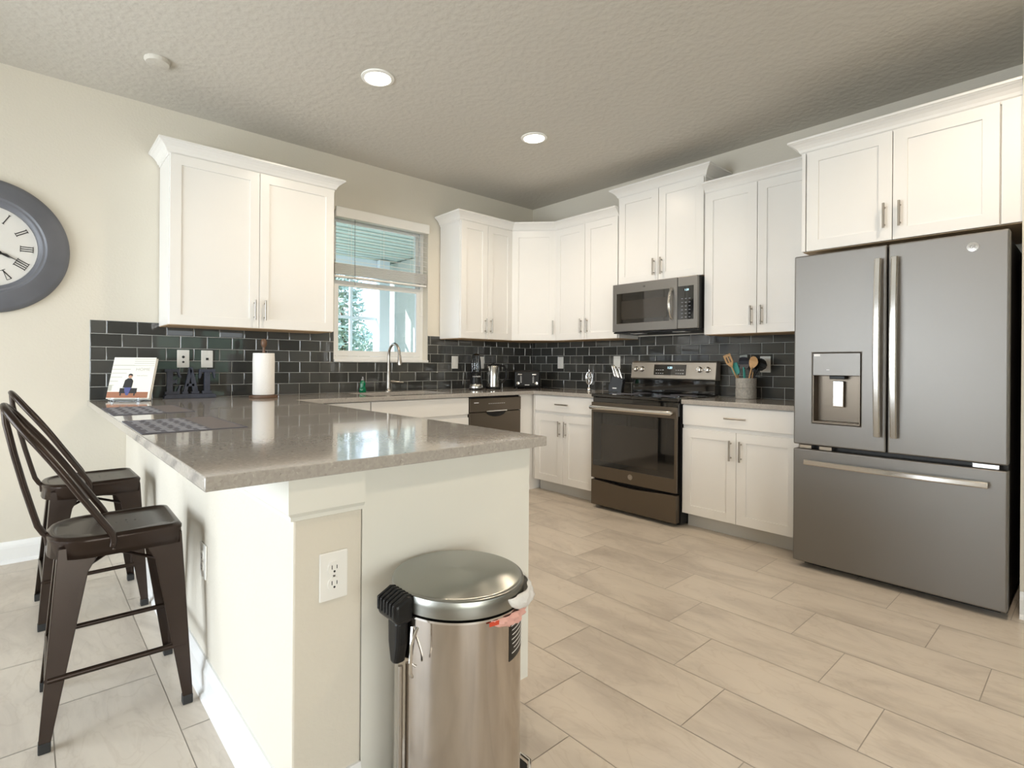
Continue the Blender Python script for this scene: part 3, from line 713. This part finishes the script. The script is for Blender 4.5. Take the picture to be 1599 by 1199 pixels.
plate('white wall plate behind the knife block', (TY, -1.105, 1.178), -PI/2, 'rocker')
plate('white wall plate behind the crock of utensils', (TY, -2.41, 1.168), -PI/2, 'rocker')
plate('white duplex outlet on the end column of the peninsula', (-3.62, KY-.0005, .624), 0, 'duplex')
plate('white duplex outlet low on the stool side of the peninsula wall', (KX0-.0005, -1.98, .45), -PI/2, 'duplex')

# ------------------------------------------------------------------ clock
t = thing('wall_clock', 'large round grey-framed wall clock with roman numerals', 'clock', (-4.392, 0, 1.80))
MB().lathe([(.378, -.001), (.378, -.018), (.370, -.030), (.352, -.038), (.315, -.046), (.285, -.058), (.272, -.060), (.262, -.052), (.252, -.052), (.242, -.040), (.232, -.036), (.230, -.012), (.230, -.001)], seg=96, axis='y').build('frame', 'frame_grey', t, smooth=True)
MB().lathe([(.229, -.002), (.229, -.012), (.001, -.012)], seg=72, axis='y').build('dial', 'dial', t)
def stroke(b, ang, r0, r1, off, w, tilt=0):
    """bar along the radial direction; off = sideways offset; tilt = lean"""
    d = Vector((math.sin(ang), math.cos(ang))); s = Vector((d.y, -d.x)); a = d*r0+s*(off-tilt); c = d*r1+s*(off+tilt)
    q = (c-a).normalized(); n = Vector((q.y, -q.x))*w/2
    b.prism([tuple(a+n), tuple(c+n), tuple(c-n), tuple(a-n)], 'y', -.0135, -.0121)
NUM = {1: 'I', 2: 'II', 3: 'III', 4: 'IIII', 5: 'V', 6: 'VI', 7: 'VII', 8: 'VIII', 9: 'IX', 10: 'X', 11: 'XI', 12: 'XII'}
for k, s in NUM.items():
    b = MB(); ang = 2*PI*k/12; wd = {'I': .012, 'V': .024, 'X': .024}; tot = sum(wd[c] for c in s); x = -tot/2; flip = 1
    for c in s:
        m0 = x+wd[c]/2; x += wd[c]
        if c == 'I': stroke(b, ang, .152, .208, m0, .005)
        elif c == 'X': stroke(b, ang, .152, .208, m0, .006, .010); stroke(b, ang, .152, .208, m0, .003, -.010)
        else: stroke(b, ang, .152, .208, m0-.005, .006, -.006); stroke(b, ang, .152, .208, m0+.005, .003, .006)
    if len(s) > 1 or True:
        stroke(b, ang, .150, .153, 0, tot); stroke(b, ang, .207, .210, 0, tot)
    b.build('numeral', 'ink', t)
def hand(name, ang, L, w):
    d = Vector((math.sin(ang), math.cos(ang))); n = Vector((d.y, -d.x)); b = MB()
    b.prism([tuple(-d*.03+n*.003), tuple(d*L*.45+n*w*.35), tuple(d*L*.55+n*w), tuple(d*L*.65+n*w*.35), tuple(d*L), tuple(d*L*.65-n*w*.35), tuple(d*L*.55-n*w), tuple(d*L*.45-n*w*.35), tuple(-d*.03-n*.003)], 'y', -.020, -.017)
    b.build(name, 'ink', t)
hand('minute_hand', math.radians(117), .185, .008); hand('hour_hand', math.radians(128-8), .13, .011)
MB().lathe([(.012, -.0125), (.012, -.022), (.001, -.022)], seg=20, axis='y').build('hub', 'ink', t)

# ------------------------------------------------------------------ bar stools
def make_stool():
    t = thing('bar_stool', 'dark bronze metal counter stool with curved back, nearer the camera', 'stool')
    hw, xf, xr, zs = .158, .176, -.186, .605
    def outline(ins, z):
        pts = []; w_ = hw-ins; r = .03
        for k in range(5): a = PI/2*k/4-PI/2; pts.append((xf-ins-r+r*math.cos(a), -w_+r+r*math.sin(a), z))
        for k in range(5): a = PI/2*k/4; pts.append((xf-ins-r+r*math.cos(a), w_-r+r*math.sin(a), z))
        cx_ = -.030
        for k in range(15):
            a = PI/2+PI*k/14; cs, sn = math.cos(a), math.sin(a); e = .72
            pts.append((cx_-(abs(cs)**e)*(cx_-xr-ins), (abs(sn)**e)*w_*(1 if sn > 0 else -1), z))
        return pts
    b = MB(); b.loft([outline(-.004, zs-.066), outline(-.001, zs-.022), outline(-.003, zs-.018), outline(-.003, zs-.010), outline(.003, zs-.002), outline(.010, zs), outline(.018, zs-.001), outline(.024, zs-.006), outline(.06, zs-.006)], caps=False)
    b.bm.verts.ensure_lookup_table(); n = len(outline(0, 0)); b.bm.faces.new(b.bm.verts[-n:])
    seat = b.build('seat', 'bronze', t, smooth=True)
    sm = seat.modifiers.new('thick', 'SOLIDIFY'); sm.thickness = .002; sm.offset = -1
    b = MB()
    for (x, y) in ((0, 0), (.03, .018), (-.03, .018), (.03, -.018), (-.03, -.018), (.055, 0), (-.055, 0)): b.lathe([(.0035, 0), (.0035, .0004)], (x, y, zs-.006), 8)
    b.build('drain_holes', 'hole', seat)
    for sx in (-1, 1):
        for sy in (-1, 1):
            tx, ty = (.176 if sx > 0 else -.160), .150*1.0
            if sx < 0: ty = .135
            bx, by = .203, .205; T, Bt = Vector((sx*abs(tx), sy*ty, zs-.030)), Vector((sx*bx, sy*by, .03))
            def L(c, wx, wy, z, th=.006):
                return [(c.x, c.y, z), (c.x-sx*wx, c.y, z), (c.x-sx*wx, c.y-sy*th, z), (c.x-sx*th*2, c.y-sy*th, z), (c.x-sx*th, c.y-sy*th*2, z), (c.x-sx*th, c.y-sy*wy, z), (c.x, c.y-sy*wy, z)]
            rings = []
            for f in (0, .06, .15, .5, 1):
                c = Bt+(T-Bt)*(1-f); wx = .030+(.062)*(1-f)+(.05*(1-f/.15)**2 if f < .15 else 0); wy = wx*.85 if sx > 0 else wx*.75
                rings.append(L(c, wx, wy, c.z))
            lg = MB().loft(rings).build('leg', 'bronze', t, bevel=.002)
            MB().box(bx*sx-sx*.030, bx*sx+sx*.001, by*sy-sy*.028, by*sy+sy*.001, 0, .031).build('rubber_foot', 'rubber', lg, bevel=.003)
    ex, ey = .183, .180; z = .20
    for (p, q) in (((-ex, -ey, z), (ex, -ey, z)), ((-ex, ey, z), (ex, ey, z)), ((-ex, -ey, z+.0), (-ex, ey, z+.0)), ((ex, -ey, z), (ex, ey, z))):
        MB().tube([p, q], .009, 10).build('crossbar', 'bronze', t, smooth=True)
    b = MB(); b.tube([(-.15, -.13, .47), (0, 0, .515), (.16, .14, .47)], .006, 8); b.tube([(-.15, .13, .47), (0, 0, .503), (.16, -.14, .47)], .006, 8); b.build('cross_brace', 'bronze', t, smooth=True)
    # bent tube hoop, leaning back
    A = (-.030, .163, zs-.03); ap = Vector((-.292, 0, 1.015))
    half = []
    for k in range(0, 21):
        s = k/20; zz = (zs-.04)+(ap.z-zs+.04)*math.sin(s*PI/2)**.92 if False else None
    pts = []
    prof = [(0, .160, .565), (0.0, .161, .60), (-.035, .160, .66), (-.085, .157, .74), (-.135, .150, .82), (-.182, .137, .89), (-.222, .115, .945), (-.250, .085, .985), (-.266, .047, 1.007), (-.272, 0, 1.014)]
    P = [(-.022+x, -y, z) for x, y, z in prof]+[(-.022+x, y, z) for x, y, z in reversed(prof[:-1])]
    # smooth by Catmull-Rom
    V_ = [Vector(p) for p in P]; out = []
    for i in range(len(V_)-1):
        p0, p1, p2, p3 = V_[max(i-1, 0)], V_[i], V_[i+1], V_[min(i+2, len(V_)-1)]
        for j in range(4):
            u = j/4; out.append(.5*((2*p1)+(-p0+p2)*u+(2*p0-5*p1+4*p2-p3)*u*u+(-p0+3*p1-3*p2+p3)*u**3))
    out.append(V_[-1])
    hoop = MB().tube(out, .0105, 12).build('back_hoop', 'bronze', t, smooth=True)
    b = MB()
    for s in (-1, 1):
        for z in (.556, .572): b.lathe([(.005, 0), (.005, s*.005), (.001, s*.006)], (-.020, s*.165, z), 10, axis='y')
    b.build('bolts', 'bronze', hoop, smooth=True)
    b = MB(); sp_ = [(-.292, 1.008), (-.288, .96), (-.268, .86), (-.245, .76), (-.222, .67), (-.210, .625), (-.196, .600), (-.186, .588), (-.183, .56)]
    b.tube([(x, 0, z) for x, z in sp_], .0095, 12); b.build('back_tube', 'bronze', t, smooth=True)
    return t
st1 = make_stool(); st1.location = (-3.970, -1.842, 0); st1.rotation_euler.z = math.radians(-1.5); st1['group'] = 'bar stools at the peninsula'
st2 = copy_tree(st1); st2.location = (-3.968, -.912, 0); st2.rotation_euler.z = math.radians(1)
st2['label'] = 'dark bronze metal counter stool with curved back, farther one by the window wall'

# ------------------------------------------------------------------ trash can
CX, CY, CR = -3.358, -2.975, .163
t = thing('trash_can', 'round stainless pedal trash can beside the peninsula end', 'trash can', (CX, CY, 0))
MB().lathe([(.150, 0), (.165, .002), (.166, .02), (.160, .028), (.155, .03)], seg=64).build('base_ring', 'black', t, smooth=True)
MB().lathe([(.162, .030), (.1615, .30), (.1615, .568), (.157, .568), (.157, .04)], seg=96).build('body', 'steel', t, smooth=True)
MB().lathe([(.160, .560), (.167, .563), (.167, .568), (.159, .570)], seg=96, caps=False).build('rim', 'chrome', t, smooth=True)
b = MB().lathe([(.164, .574), (.1685, .575), (.1685, .612), (.166, .617), (.162, .619), (.157, .6195), (.10, .626), (.05, .629), (.001, .630)], seg=96)
lid = b.build('lid', 'lid', t, smooth=True)
# hinge with grips
b = MB(); b.prism([(-.163, .556), (-.163, .618), (-.180, .620), (-.213, .604), (-.213, .566), (-.200, .556)], 'y', -.042, .042); b.prism([(-.024, .557), (.024, .557), (.022, .50), (.012, .455), (0, .448), (-.012, .455), (-.022, .50)], 'x', -.196, -.1625)
hg = b.build('hinge_housing', 'black', t, bevel=.010, seg=3)
b = MB()
for k in range(6): b.prism([(-.166, .620), (-.181, .623), (-.216, .606), (-.216, .575), (-.200, .575), (-.166, .60)], 'y', -.038+k*.0135, -.0315+k*.0135)
b.build('hinge_ribs', 'black', hg, bevel=.002)
b = MB(); b.tube([(-.175, -.075, .56), (-.198, -.085, .53), (-.200, -.085, .47), (-.190, -.078, .455)], .0035, 8)
b.tube([(-.16, -.03, .54), (-.178, -.05, .47), (-.165, -.055, .46)], .003, 8)
b.build('carry_wire', 'chrome', t, smooth=True)
MB().cyl((-.172, 0, .03), (-.172, 0, .44), .006, 10).build('lift_rod', 'nickel', t, smooth=True)
b = MB(); b.prism([(.150, -.045), (.215, -.040), (.245, -.015), (.245, .015), (.215, .040), (.150, .045)], 'z', .006, .020); pd = b.build('pedal', 'black', t, bevel=.005, seg=3)
b = MB().tube([(.16, -.05, .022), (.22, -.046, .024), (.252, -.018, .024), (.252, .018, .024), (.22, .046, .024), (.16, .05, .022)], .005, 8); b.build('pedal_trim', 'chrome', pd, smooth=True)
# warning label curved on the body, right side as seen from the camera
def arc_patch(a0, a1, z0, z1, r, n=16, zf=None):
    b = MB()
    rings = []
    for k in range(n+1):
        a = a0+(a1-a0)*k/n; c, s = math.cos(a), math.sin(a)
        rings.append([(r*c, r*s, z0), (r*c, r*s, z1), ((r-.0006)*c, (r-.0006)*s, z1), ((r-.0006)*c, (r-.0006)*s, z0)])
    return b.loft(rings)
a0, a1 = math.radians(-79), math.radians(-36)
lb = arc_patch(a0, a1, .445, .545, .1624).build('warning_label', 'black', t)
b = MB()
for i in range(7):
    z = .460+i*.0110; e = random.uniform(.0, .2)
    rings = []
    n = 12
    for k in range(n+1):
        a = a0+.05+e*.4+(a1-a0-.1-e*.8)*k/n; c, s = math.cos(a), math.sin(a)
        rings.append([(.1629*c, .1629*s, z), (.1629*c, .1629*s, z+.0018), (.1624*c, .1624*s, z+.0018), (.1624*c, .1624*s, z)])
    b.loft(rings)
b.build('label_print', 'white_text', lb)
# bag hanging out between lid and body on the right
def bag(name, a0, a1, matn, label, cat, zt, zb, r0, seed, bulge=.018):
    random.seed(seed); b = MB(); n = 26; rows = 6; g_ = []
    for i in range(n+1):
        u = i/n; a = math.radians(a0+(a1-a0)*u); env = math.sin(PI*u)**.6 if 0 < u < 1 else 0; row = []
        for j in range(rows+1):
            v = j/rows; z = zt-(zt-zb)*v*env-.004*v; r = r0+bulge*env*math.sin(PI*min(1, v*.8+.15))+random.uniform(-.0035, .0035)*env+.004*math.sin(u*34+v*5)*env
            row.append(b.bm.verts.new((r*math.cos(a), r*math.sin(a), z)))
        g_.append(row)
    for i in range(n):
        for j in range(rows): b.bm.faces.new((g_[i][j], g_[i+1][j], g_[i+1][j+1], g_[i][j+1]))
    o = b.build(name, matn, t, smooth=True, )
    sm = o.modifiers.new('s', 'SOLIDIFY'); sm.thickness = .0008
    if label: o['label'] = label
    return o
bag('bag_overhang', -84, 30, 'bag', 'translucent white bag edge', '', .600, .540, .168, 3, .026)
bag('drawstring_flap', -101, -30, 'pink', 'pink see-through drawstring hem', '', .563, .535, .1665, 5, .007)
b = arc_patch(math.radians(-103), math.radians(-94), .552, .562, .1700, 6); b.build('drawstring', 'red', t)


# ------------------------------------------------------------------ things on the counter
Z = .9144
# placemats
def placemat(label, x0, y0, w, h):
    t = thing('placemat', label, 'placemat', (x0, y0, Z), 0, 'placemats on the peninsula')
    b = MB(); b.box(0, w, 0, h, 0, .002)
    b.build('mat', 'matdark', t); b = MB(); n = 0
    cw, ch = (w*.64-.014)/4, (h-.02)/9
    b.box(w*.64, w-.012, .012, h-.012, .0021, .0026, mi=1)
    for i in range(4):
        for j in range(9):
            x, y = .012+i*cw, .010+j*ch
            if (i+j) % 2 == 0:
                b.box(x+.003, x+cw-.003, y+.014, y+ch-.014, .0021, .0028)
            else:
                b.box(x+.014, x+cw-.014, y-.004, y+ch+.004, .0021, .0028)
    b.build('woven_pattern', ['matlight', 'mattaupe'], t)
placemat('grey basketweave placemat at the nearer stool', -3.916, -1.995, .335, .495)
placemat('grey basketweave placemat at the farther stool, next to the magazine', -3.914, -1.205, .330, .490)
# book on a small stand
bk = thing('cookbook', 'white hardcover book with a seated person on the cover, leaning by the EAT sign', 'book', (-3.738, -.192, Z+.0125), math.radians(-35))
tilt = Matrix.Rotation(math.radians(-20), 4, 'X')
def bt(b): return b.xform(tilt)
BW, BH = .250, .270
bt(MB().box(-BW/2, BW/2, -.003, 0, 0, BH)).build('front_cover', 'page', bk, bevel=.001)
bt(MB().box(-BW/2, BW/2, .020, .023, 0, BH)).build('back_cover', 'page', bk)
bt(MB().box(-BW/2+.004, BW/2-.004, .0002, .0198, .003, BH-.003)).build('pages', 'paper', bk)
b = MB(); y0, y1 = -.0036, -.0031
b.box(-BW/2+.001, BW/2-.012, y0, y1, .006, .044); bt(b).build('cover_floor', 'coverbrown', bk)
b = MB()
for k in range(6):
    b.box(-BW/2+.001, -BW/2+.030+k*.020, y0, y1, .085+k*.026, .089+k*.026)
for k in range(4): b.box(.0, BW/2-.004, y0, y1, BH-.014-k*.014, BH-.011-k*.014)
b.box(-BW/2+.001, -BW/2+.022, y0, y1, .05, .085)
bt(b).build('cover_stairs', 'covershade', bk)
y0, y1 = -.0042, -.0037
b = MB(); b.box(-.055, .045, y0, y1, .035, .068); b.box(-.050, -.042, y0, y1, .02, .036); b.box(.030, .038, y0, y1, .02, .036); bt(b).build('cover_bench', 'ink', bk)
y0, y1 = -.0048, -.0043
b = MB(); b.prism([(-.040, .070), (-.034, .120), (-.018, .132), (.002, .130), (.014, .115), (.012, .072)], 'y', y0, y1); bt(b).build('cover_jacket', 'ink', bk)
b = MB(); b.prism([(-.030, .072), (.010, .072), (.006, .050), (-.002, .022), (-.014, .022), (-.026, .050)], 'y', y0-.0004, y1-.0002); bt(b).build('cover_trousers', 'blue', bk)
b = MB().lathe([(.011, 0), (.011, -.0005)], (-.008, y1, .143), 16, axis='y'); bt(b).build('cover_face', 'skin', bk)
b = MB(); b.prism([(-.020, .145), (-.018, .158), (-.008, .162), (.004, .157), (.005, .146), (-.008, .152)], 'y', y0-.0006, y1-.0004); bt(b).build('cover_hair', 'ink', bk)
b = text_mesh('HOME', .026, .0006, (1.15, 1)); b.xform(Matrix.Translation((.058, -.0036, .190))); bt(b).build('cover_title', 'covershade', bk)
b = text_mesh('body and home', .010, .0006); b.xform(Matrix.Translation((.060, -.0036, .150))); bt(b).build('cover_subtitle', 'covershade', bk)
bs = thing('book_stand', 'small clear stand holding the cookbook upright', 'book stand', (-3.738, -.192, Z), math.radians(-35))
b = MB(); b.box(-.09, .09, -.030, .080, 0, .004)
for x in (-.075, .075): b.box(x-.008, x+.008, -.030, -.026, .004, .022)
b.build('foot', 'cup', bs); b = MB(); b.box(-.06, .06, .032, .0345, .0, .17); b.xform(Matrix.Translation((0, .0, .012)) @ tilt); b.build('back_rest', 'cup', bs)

# EAT sign, slab-serif letters cut from wood on a plinth
t = thing('word_sign', 'dark navy wooden sign spelling EAT on a plinth', 'sign', (-3.372, -.085, Z))
b = MB(); b.prism([(-.155, 0), (.155, 0), (.155, .016), (.143, .028), (-.143, .028), (-.155, .016)], 'y', -.035, .025); b.build('plinth', 'navy', t, bevel=.002)
LH = .165; z0 = .0285
def letter(polys, ox, wd):
    b = MB()
    for p in polys: b.prism([(ox+x*wd, z0+z*LH) for x, z in p], 'y', -.018, .010)
    b.build('letter', 'navy', t, bevel=.0015)
R_ = lambda x0, x1, z0_, z1_: [(x0, z0_), (x1, z0_), (x1, z1_), (x0, z1_)]
letter([R_(.10, .46, .10, .90), R_(0, .86, 0, .11), R_(0, .86, .89, 1), [(.70, .11), (.86, .11), (.96, .34), (.84, .34)], [(.84, .66), (.96, .66), (.86, .89), (.70, .89)], R_(.42, .62, .44, .56), [(.56, .56), (.62, .44), (.70, .36), (.70, .64), (.62, .56)]], -.150, .098)
letter([[(.06, .08), (.28, .08), (.58, .94), (.42, 1.08)], [(.40, 1.08), (.60, 1.08), (.98, .08), (.62, .08)], R_(.24, .72, .30, .42), R_(-.02, .36, 0, .09), R_(.54, 1.04, 0, .09)], -.048, .098)
letter([R_(.31, .68, .10, .90), R_(.18, .80, 0, .11), R_(-.02, 1.02, .87, 1), [(-.04, .62), (.06, .62), (.16, .87), (-.02, .87)], [(.94, .62), (1.04, .62), (1.02, .87), (.84, .87)]], .054, .096)

# paper towel holder + roll
t = thing('paper_towel_holder', 'dark wooden paper towel stand on the counter near the sink', 'towel holder', (-2.965, -.31, Z))
MB().lathe([(.092, 0), (.094, .006), (.092, .014), (.082, .018), (.06, .020), (.001, .020)], seg=48).build('base', 'wood', t, smooth=True)
MB().lathe([(.009, .020), (.009, .345), (.015, .352), (.020, .366), (.019, .390), (.012, .402), (.001, .405)], seg=24).build('post', 'wood', t, smooth=True)
MB().lathe([(.0695, .022), (.0715, .032), (.0705, .15), (.0715, .25), (.0695, .305), (.022, .305), (.021, .29), (.021, .03), (.022, .022)], (0,0,0), 48).build('r', 'paper', None, smooth=True, loc=(-2.965, -.31, Z)).name = 'paper_towel_roll'
tag(bpy.data.objects['paper_towel_roll'], 'white paper towel roll standing on the dark wooden holder', 'paper towels')

# dish soap
t = thing('soap_bottle', 'small green dish soap bottle behind the sink', 'soap', (-2.095, -.095, Z))
MB().tube([(0,0,0), (0,0,.004), (0,0,.03), (0,0,.05), (0,0,.075), (0,0,.09), (0,0,.098)], .02, 20, rs=[.028, .031, .030, .022, .026, .020, .011], flat=.8).build('bottle', 'green', t, smooth=True)
MB().lathe([(.012, .0985), (.012, .112), (.006, .118), (.006, .130), (.001, .131)], seg=16).build('cap', 'clear', t, smooth=True)

# personal blender
t = thing('personal_blender', 'small black blender with clear cup, left of the kettle', 'blender', (-.965, -.20, Z))
MB().lathe([(.060, 0), (.066, .006), (.064, .03), (.056, .055), (.055, .15), (.058, .158), (.052, .162)], seg=40).build('motor_base', 'black', t, smooth=True)
MB().lathe([(.0655, .014), (.0665, .020), (.063, .040), (.058, .052), (.0565, .052)], seg=40).build('steel_ring', 'chrome', t, smooth=True)
b = text_mesh('nutribullet', .019, .001); b.xform(Matrix.Translation((0, 0, .125)))
for v in b.bm.verts: a = v.co.x/.056; v.co = Vector((math.sin(a-.55)*(.0575-v.co.y), -math.cos(a-.55)*(.0575-v.co.y), v.co.z))
b.build('lettering', 'white_text', t)
MB().lathe([(.046, .163), (.050, .19), (.046, .26), (.036, .325), (.020, .338), (.001, .340), (.018, .335), (.033, .322), (.043, .258), (.047, .19), (.044, .165)], seg=32).build('cup', 'cup', t, smooth=True)
b = MB()
for k in range(6): a = k*PI/3; b.tube([(.047*math.cos(a), .047*math.sin(a), .17), (.046*math.cos(a), .046*math.sin(a), .25), (.034*math.cos(a), .034*math.sin(a), .325)], .003, 6)
b.build('cup_ribs', 'clear', t, smooth=True)
# kettle
t = thing('electric_kettle', 'tall stainless electric kettle with black handle, between blender and toaster', 'kettle', (-.745, -.20, Z))
MB().lathe([(.072, 0), (.074, .004), (.070, .022), (.066, .024)], seg=40).build('base', 'black', t, smooth=True)
MB().lathe([(.066, .0245), (.067, .05), (.060, .21), (.056, .225), (.05, .228)], seg=48).build('body', 'chrome', t, smooth=True)
MB().lathe([(.056, .226), (.050, .236), (.012, .240), (.010, .252), (.001, .253)], seg=32).build('lid', 'black', t, smooth=True)
MB().tube([(.050, -.03, .222), (.095, -.045, .225), (.120, -.055, .19), (.120, -.055, .11), (.098, -.045, .07), (.060, -.03, .06)], .010, 12, flat=1.3).build('handle', 'black', t, smooth=True)
MB().prism([(-.050, .225), (-.083, .215), (-.060, .165)], 'y', -.012, .012).build('spout', 'chrome', t, bevel=.003)
# toaster
t = thing('toaster', 'black four-slice toaster standing in the counter corner', 'toaster', (-.345, -.262, Z), math.radians(-44))
MB().box(-.130, .130, -.125, .125, .012, .180).build('body', 'black', t, bevel=.022, seg=4)
b = MB()
for x in (-.10, .10):
    for y in (-.10, .10): b.cyl((x, y, 0), (x, y, .013), .012, 10)
b.build('feet', 'rubber', t)
b = MB()
for y in (-.09, -.03, .03, .09): b.box(-.10, .10, y-.012, y+.012, .1802, .1812)
b.build('slot', 'hole', t)
b = MB()
for x in (-.07, .07): b.box(x-.02, x+.02, -.142, -.1252, .135, .148)
b.build('lever', 'chrome', t, bevel=.003)
for x in (-.09, .09):
    MB().lathe([(.016, -.1252), (.014, -.140), (.001, -.141)], (x, 0, .055), 24, axis='y').build('knob', 'chrome', t, smooth=True)
b = MB()
for k in range(5):
    for x in (-.06, .06): b.box(x-.008, x+.008, -.1262, -.1252, .062+k*.014, .066+k*.014)
b.box(-.022, .022, -.1262, -.1252, .035, .041); b.build('button_marks', 'white_text', t)
b = MB(); b.tube([(.128, .06, .02), (.17, .02, .004), (.24, -.06, .004), (.33, -.10, .004)], .004, 8); b.build('power_cord', 'black', t, smooth=True)
# ornament
t = thing('wire_ornament', 'small silver ornament of looped metal on a round foot, left of the knife block', 'ornament', (-.16, -.90, Z))
MB().lathe([(.020, 0), (.024, .004), (.024, .014), (.016, .026), (.005, .032), (.004, .06)], seg=24).build('foot', 'chrome', t, smooth=True)
for a in (0, PI/3, 2*PI/3):
    pts = [(.030*math.cos(2*PI*k/28)*math.cos(a), .030*math.cos(2*PI*k/28)*math.sin(a), .115+.060*math.sin(2*PI*k/28)) for k in range(28)]
    MB().tube(pts, .0032, 8, close=True).build('loop', 'chrome', t, smooth=True)
b = MB(); b.tube([(0,0,.05), (0,0,.20)], .0025, 8); b.lathe([(.001, -.012), (.010, -.006), (.012, 0), (.010, .006), (.001, .012)], (0,0,.115), 16); b.lathe([(.001, -.006), (.006, 0), (.001, .006)], (0,0,.20), 12)
b.build('center_rod', 'chrome', t, smooth=True)
# knife block
t = thing('knife_block', 'black knife block leaning back beside the range', 'knife block', (-.17, -1.205, Z), math.radians(-70))
b = MB(); b.prism([(-.055, 0), (.06, 0), (.075, .115), (-.02, .145), (-.055, .06)], 'y', -.042, .042); b.build('block', 'black', t, bevel=.003)
MB().box(-.018, .018, -.0425, -.0421, .03, .04).build('emblem', 'white_text', t)
kg = 'knives in the block'
slots = [(-.002, -.026, .118), (.022, -.026, .108), (-.002, 0, .120), (.022, 0, .110), (-.002, .026, .122), (.048, .010, .10)]
mw = Matrix.Translation(t.location) @ Matrix.Rotation(math.radians(-70), 4, 'Z')
kn = None
for i, (x, y, z) in enumerate(slots):
    dv = Vector((-.26, 0, 1)).normalized(); base = mw @ Vector((x, y, z+.018))
    if kn is None:
        kn = thing('kitchen_knife', 'steel-handled knife standing in the black knife block', 'knife', base, math.radians(-70), kg)
        MB().tube([tuple(dv*-.006), tuple(dv*.02), tuple(dv*.06), tuple(dv*.095), tuple(dv*.105)], .008, 10, rs=[.007, .009, .008, .010, .006], flat=.7).build('handle', 'chrome', kn, smooth=True)
    else:
        c = copy_tree(kn); c.location = base
# crock with utensils
CK = Vector((-.155, -2.332, Z))
t = thing('utensil_crock', 'speckled grey ceramic crock full of cooking utensils', 'crock', CK)
MB().lathe([(.066, 0), (.070, .004), (.070, .074), (.067, .076), (.067, .080), (.070, .082), (.070, .150), (.066, .152), (.063, .150), (.063, .008), (.001, .008)], seg=48).build('jar', 'crock', t, smooth=True)
def utensil(name, label, off, lean, L, hmat, hdmat, shape, yaw_=0):
    """off: foot inside the crock; lean: horizontal displacement of the head per metre of height"""
    d = Vector((lean[0], lean[1], 1)).normalized(); t = thing(name, label, 'utensil', CK+Vector((off[0], off[1], .012)), 0)
    MB().tube([(0,0,0), tuple(d*(L-.07))], .0048, 10, rs=[.0045, .0055]).build('handle', hmat, t, smooth=True)
    # head plate: faces the room (-x), tapered
    side = Vector((math.sin(yaw_)*.6, 1, 0)); side = (side-d*side.dot(d)).normalized(); nrm = d.cross(side)
    def pl(prof, th, b=None, bulge=0):
        b = b or MB(); rings = []
        for w_, h in prof:
            c = d*(L-.085+h)+nrm*bulge*math.sin(PI*min(1, h/.085)); rings.append([c+side*w_+nrm*th, c-side*w_+nrm*th, c-side*w_-nrm*th, c+side*w_-nrm*th])
        return b.loft(rings)
    if shape == 'slotted':
        b = MB(); 
        pl([(.007, 0), (.020, .02), (.026, .035)], .003, b)
        for w0, w1 in ((-.028, -.014), (-.006, .006), (.014, .028)):
            rings = [[d*(L-.085+h)+side*w0+nrm*.003, d*(L-.085+h)+side*w1+nrm*.003, d*(L-.085+h)+side*w1-nrm*.003, d*(L-.085+h)+side*w0-nrm*.003] for h in (.033, .082)]
            b.loft(rings)
        pl([(.028, .080), (.028, .10)], .003, b)
    elif shape == 'spoon': b = pl([(.006, 0), (.018, .012), (.030, .034), (.032, .055), (.024, .078), (.008, .090)], .003, bulge=-.012)
    elif shape == 'ladle': b = pl([(.008, 0), (.028, .01), (.040, .035), (.040, .06), (.026, .085), (.008, .092)], .004, bulge=-.02)
    else: b = pl([(.008, 0), (.024, .012), (.028, .03), (.028, .085), (.024, .092)], .005)
    b.build('head', hdmat, t, bevel=.0015)
utensil('slotted_turner', 'light wooden slotted turner leaning left out of the crock', (-.02, -.002, 0), (-.05, .42), .325, 'woodl', 'woodl', 'slotted')
utensil('spatula', 'teal silicone spatula leaning left, lower than the wooden turner', (.01, .012, 0), (-.05, .32), .255, 'woodl', 'teal', 'spatula')
utensil('spatula', 'grey silicone spatula standing behind the dark ladle', (.02, .005, 0), (.06, .10), .305, 'teal', 'sage', 'spatula')
utensil('ladle', 'dark blue silicone ladle with teal handle in the middle of the crock', (-.02, .0, 0), (-.05, .02), .290, 'teal', 'dkblue', 'ladle')
utensil('serving_spoon', 'round light wooden spoon leaning right out of the crock', (-.035, -.006, 0), (.0, -.22), .300, 'woodl', 'woodl', 'spoon')
utensil('ladle', 'black ladle leaning farthest right out of the crock', (-.01, .006, 0), (.02, -.44), .300, 'black', 'black', 'ladle')
utensil('turner', 'black turner with pale handle, between the dark blue ladle and the round wooden spoon', (.025, -.015, 0), (.02, -.12), .270, 'woodl', 'black', 'spatula')
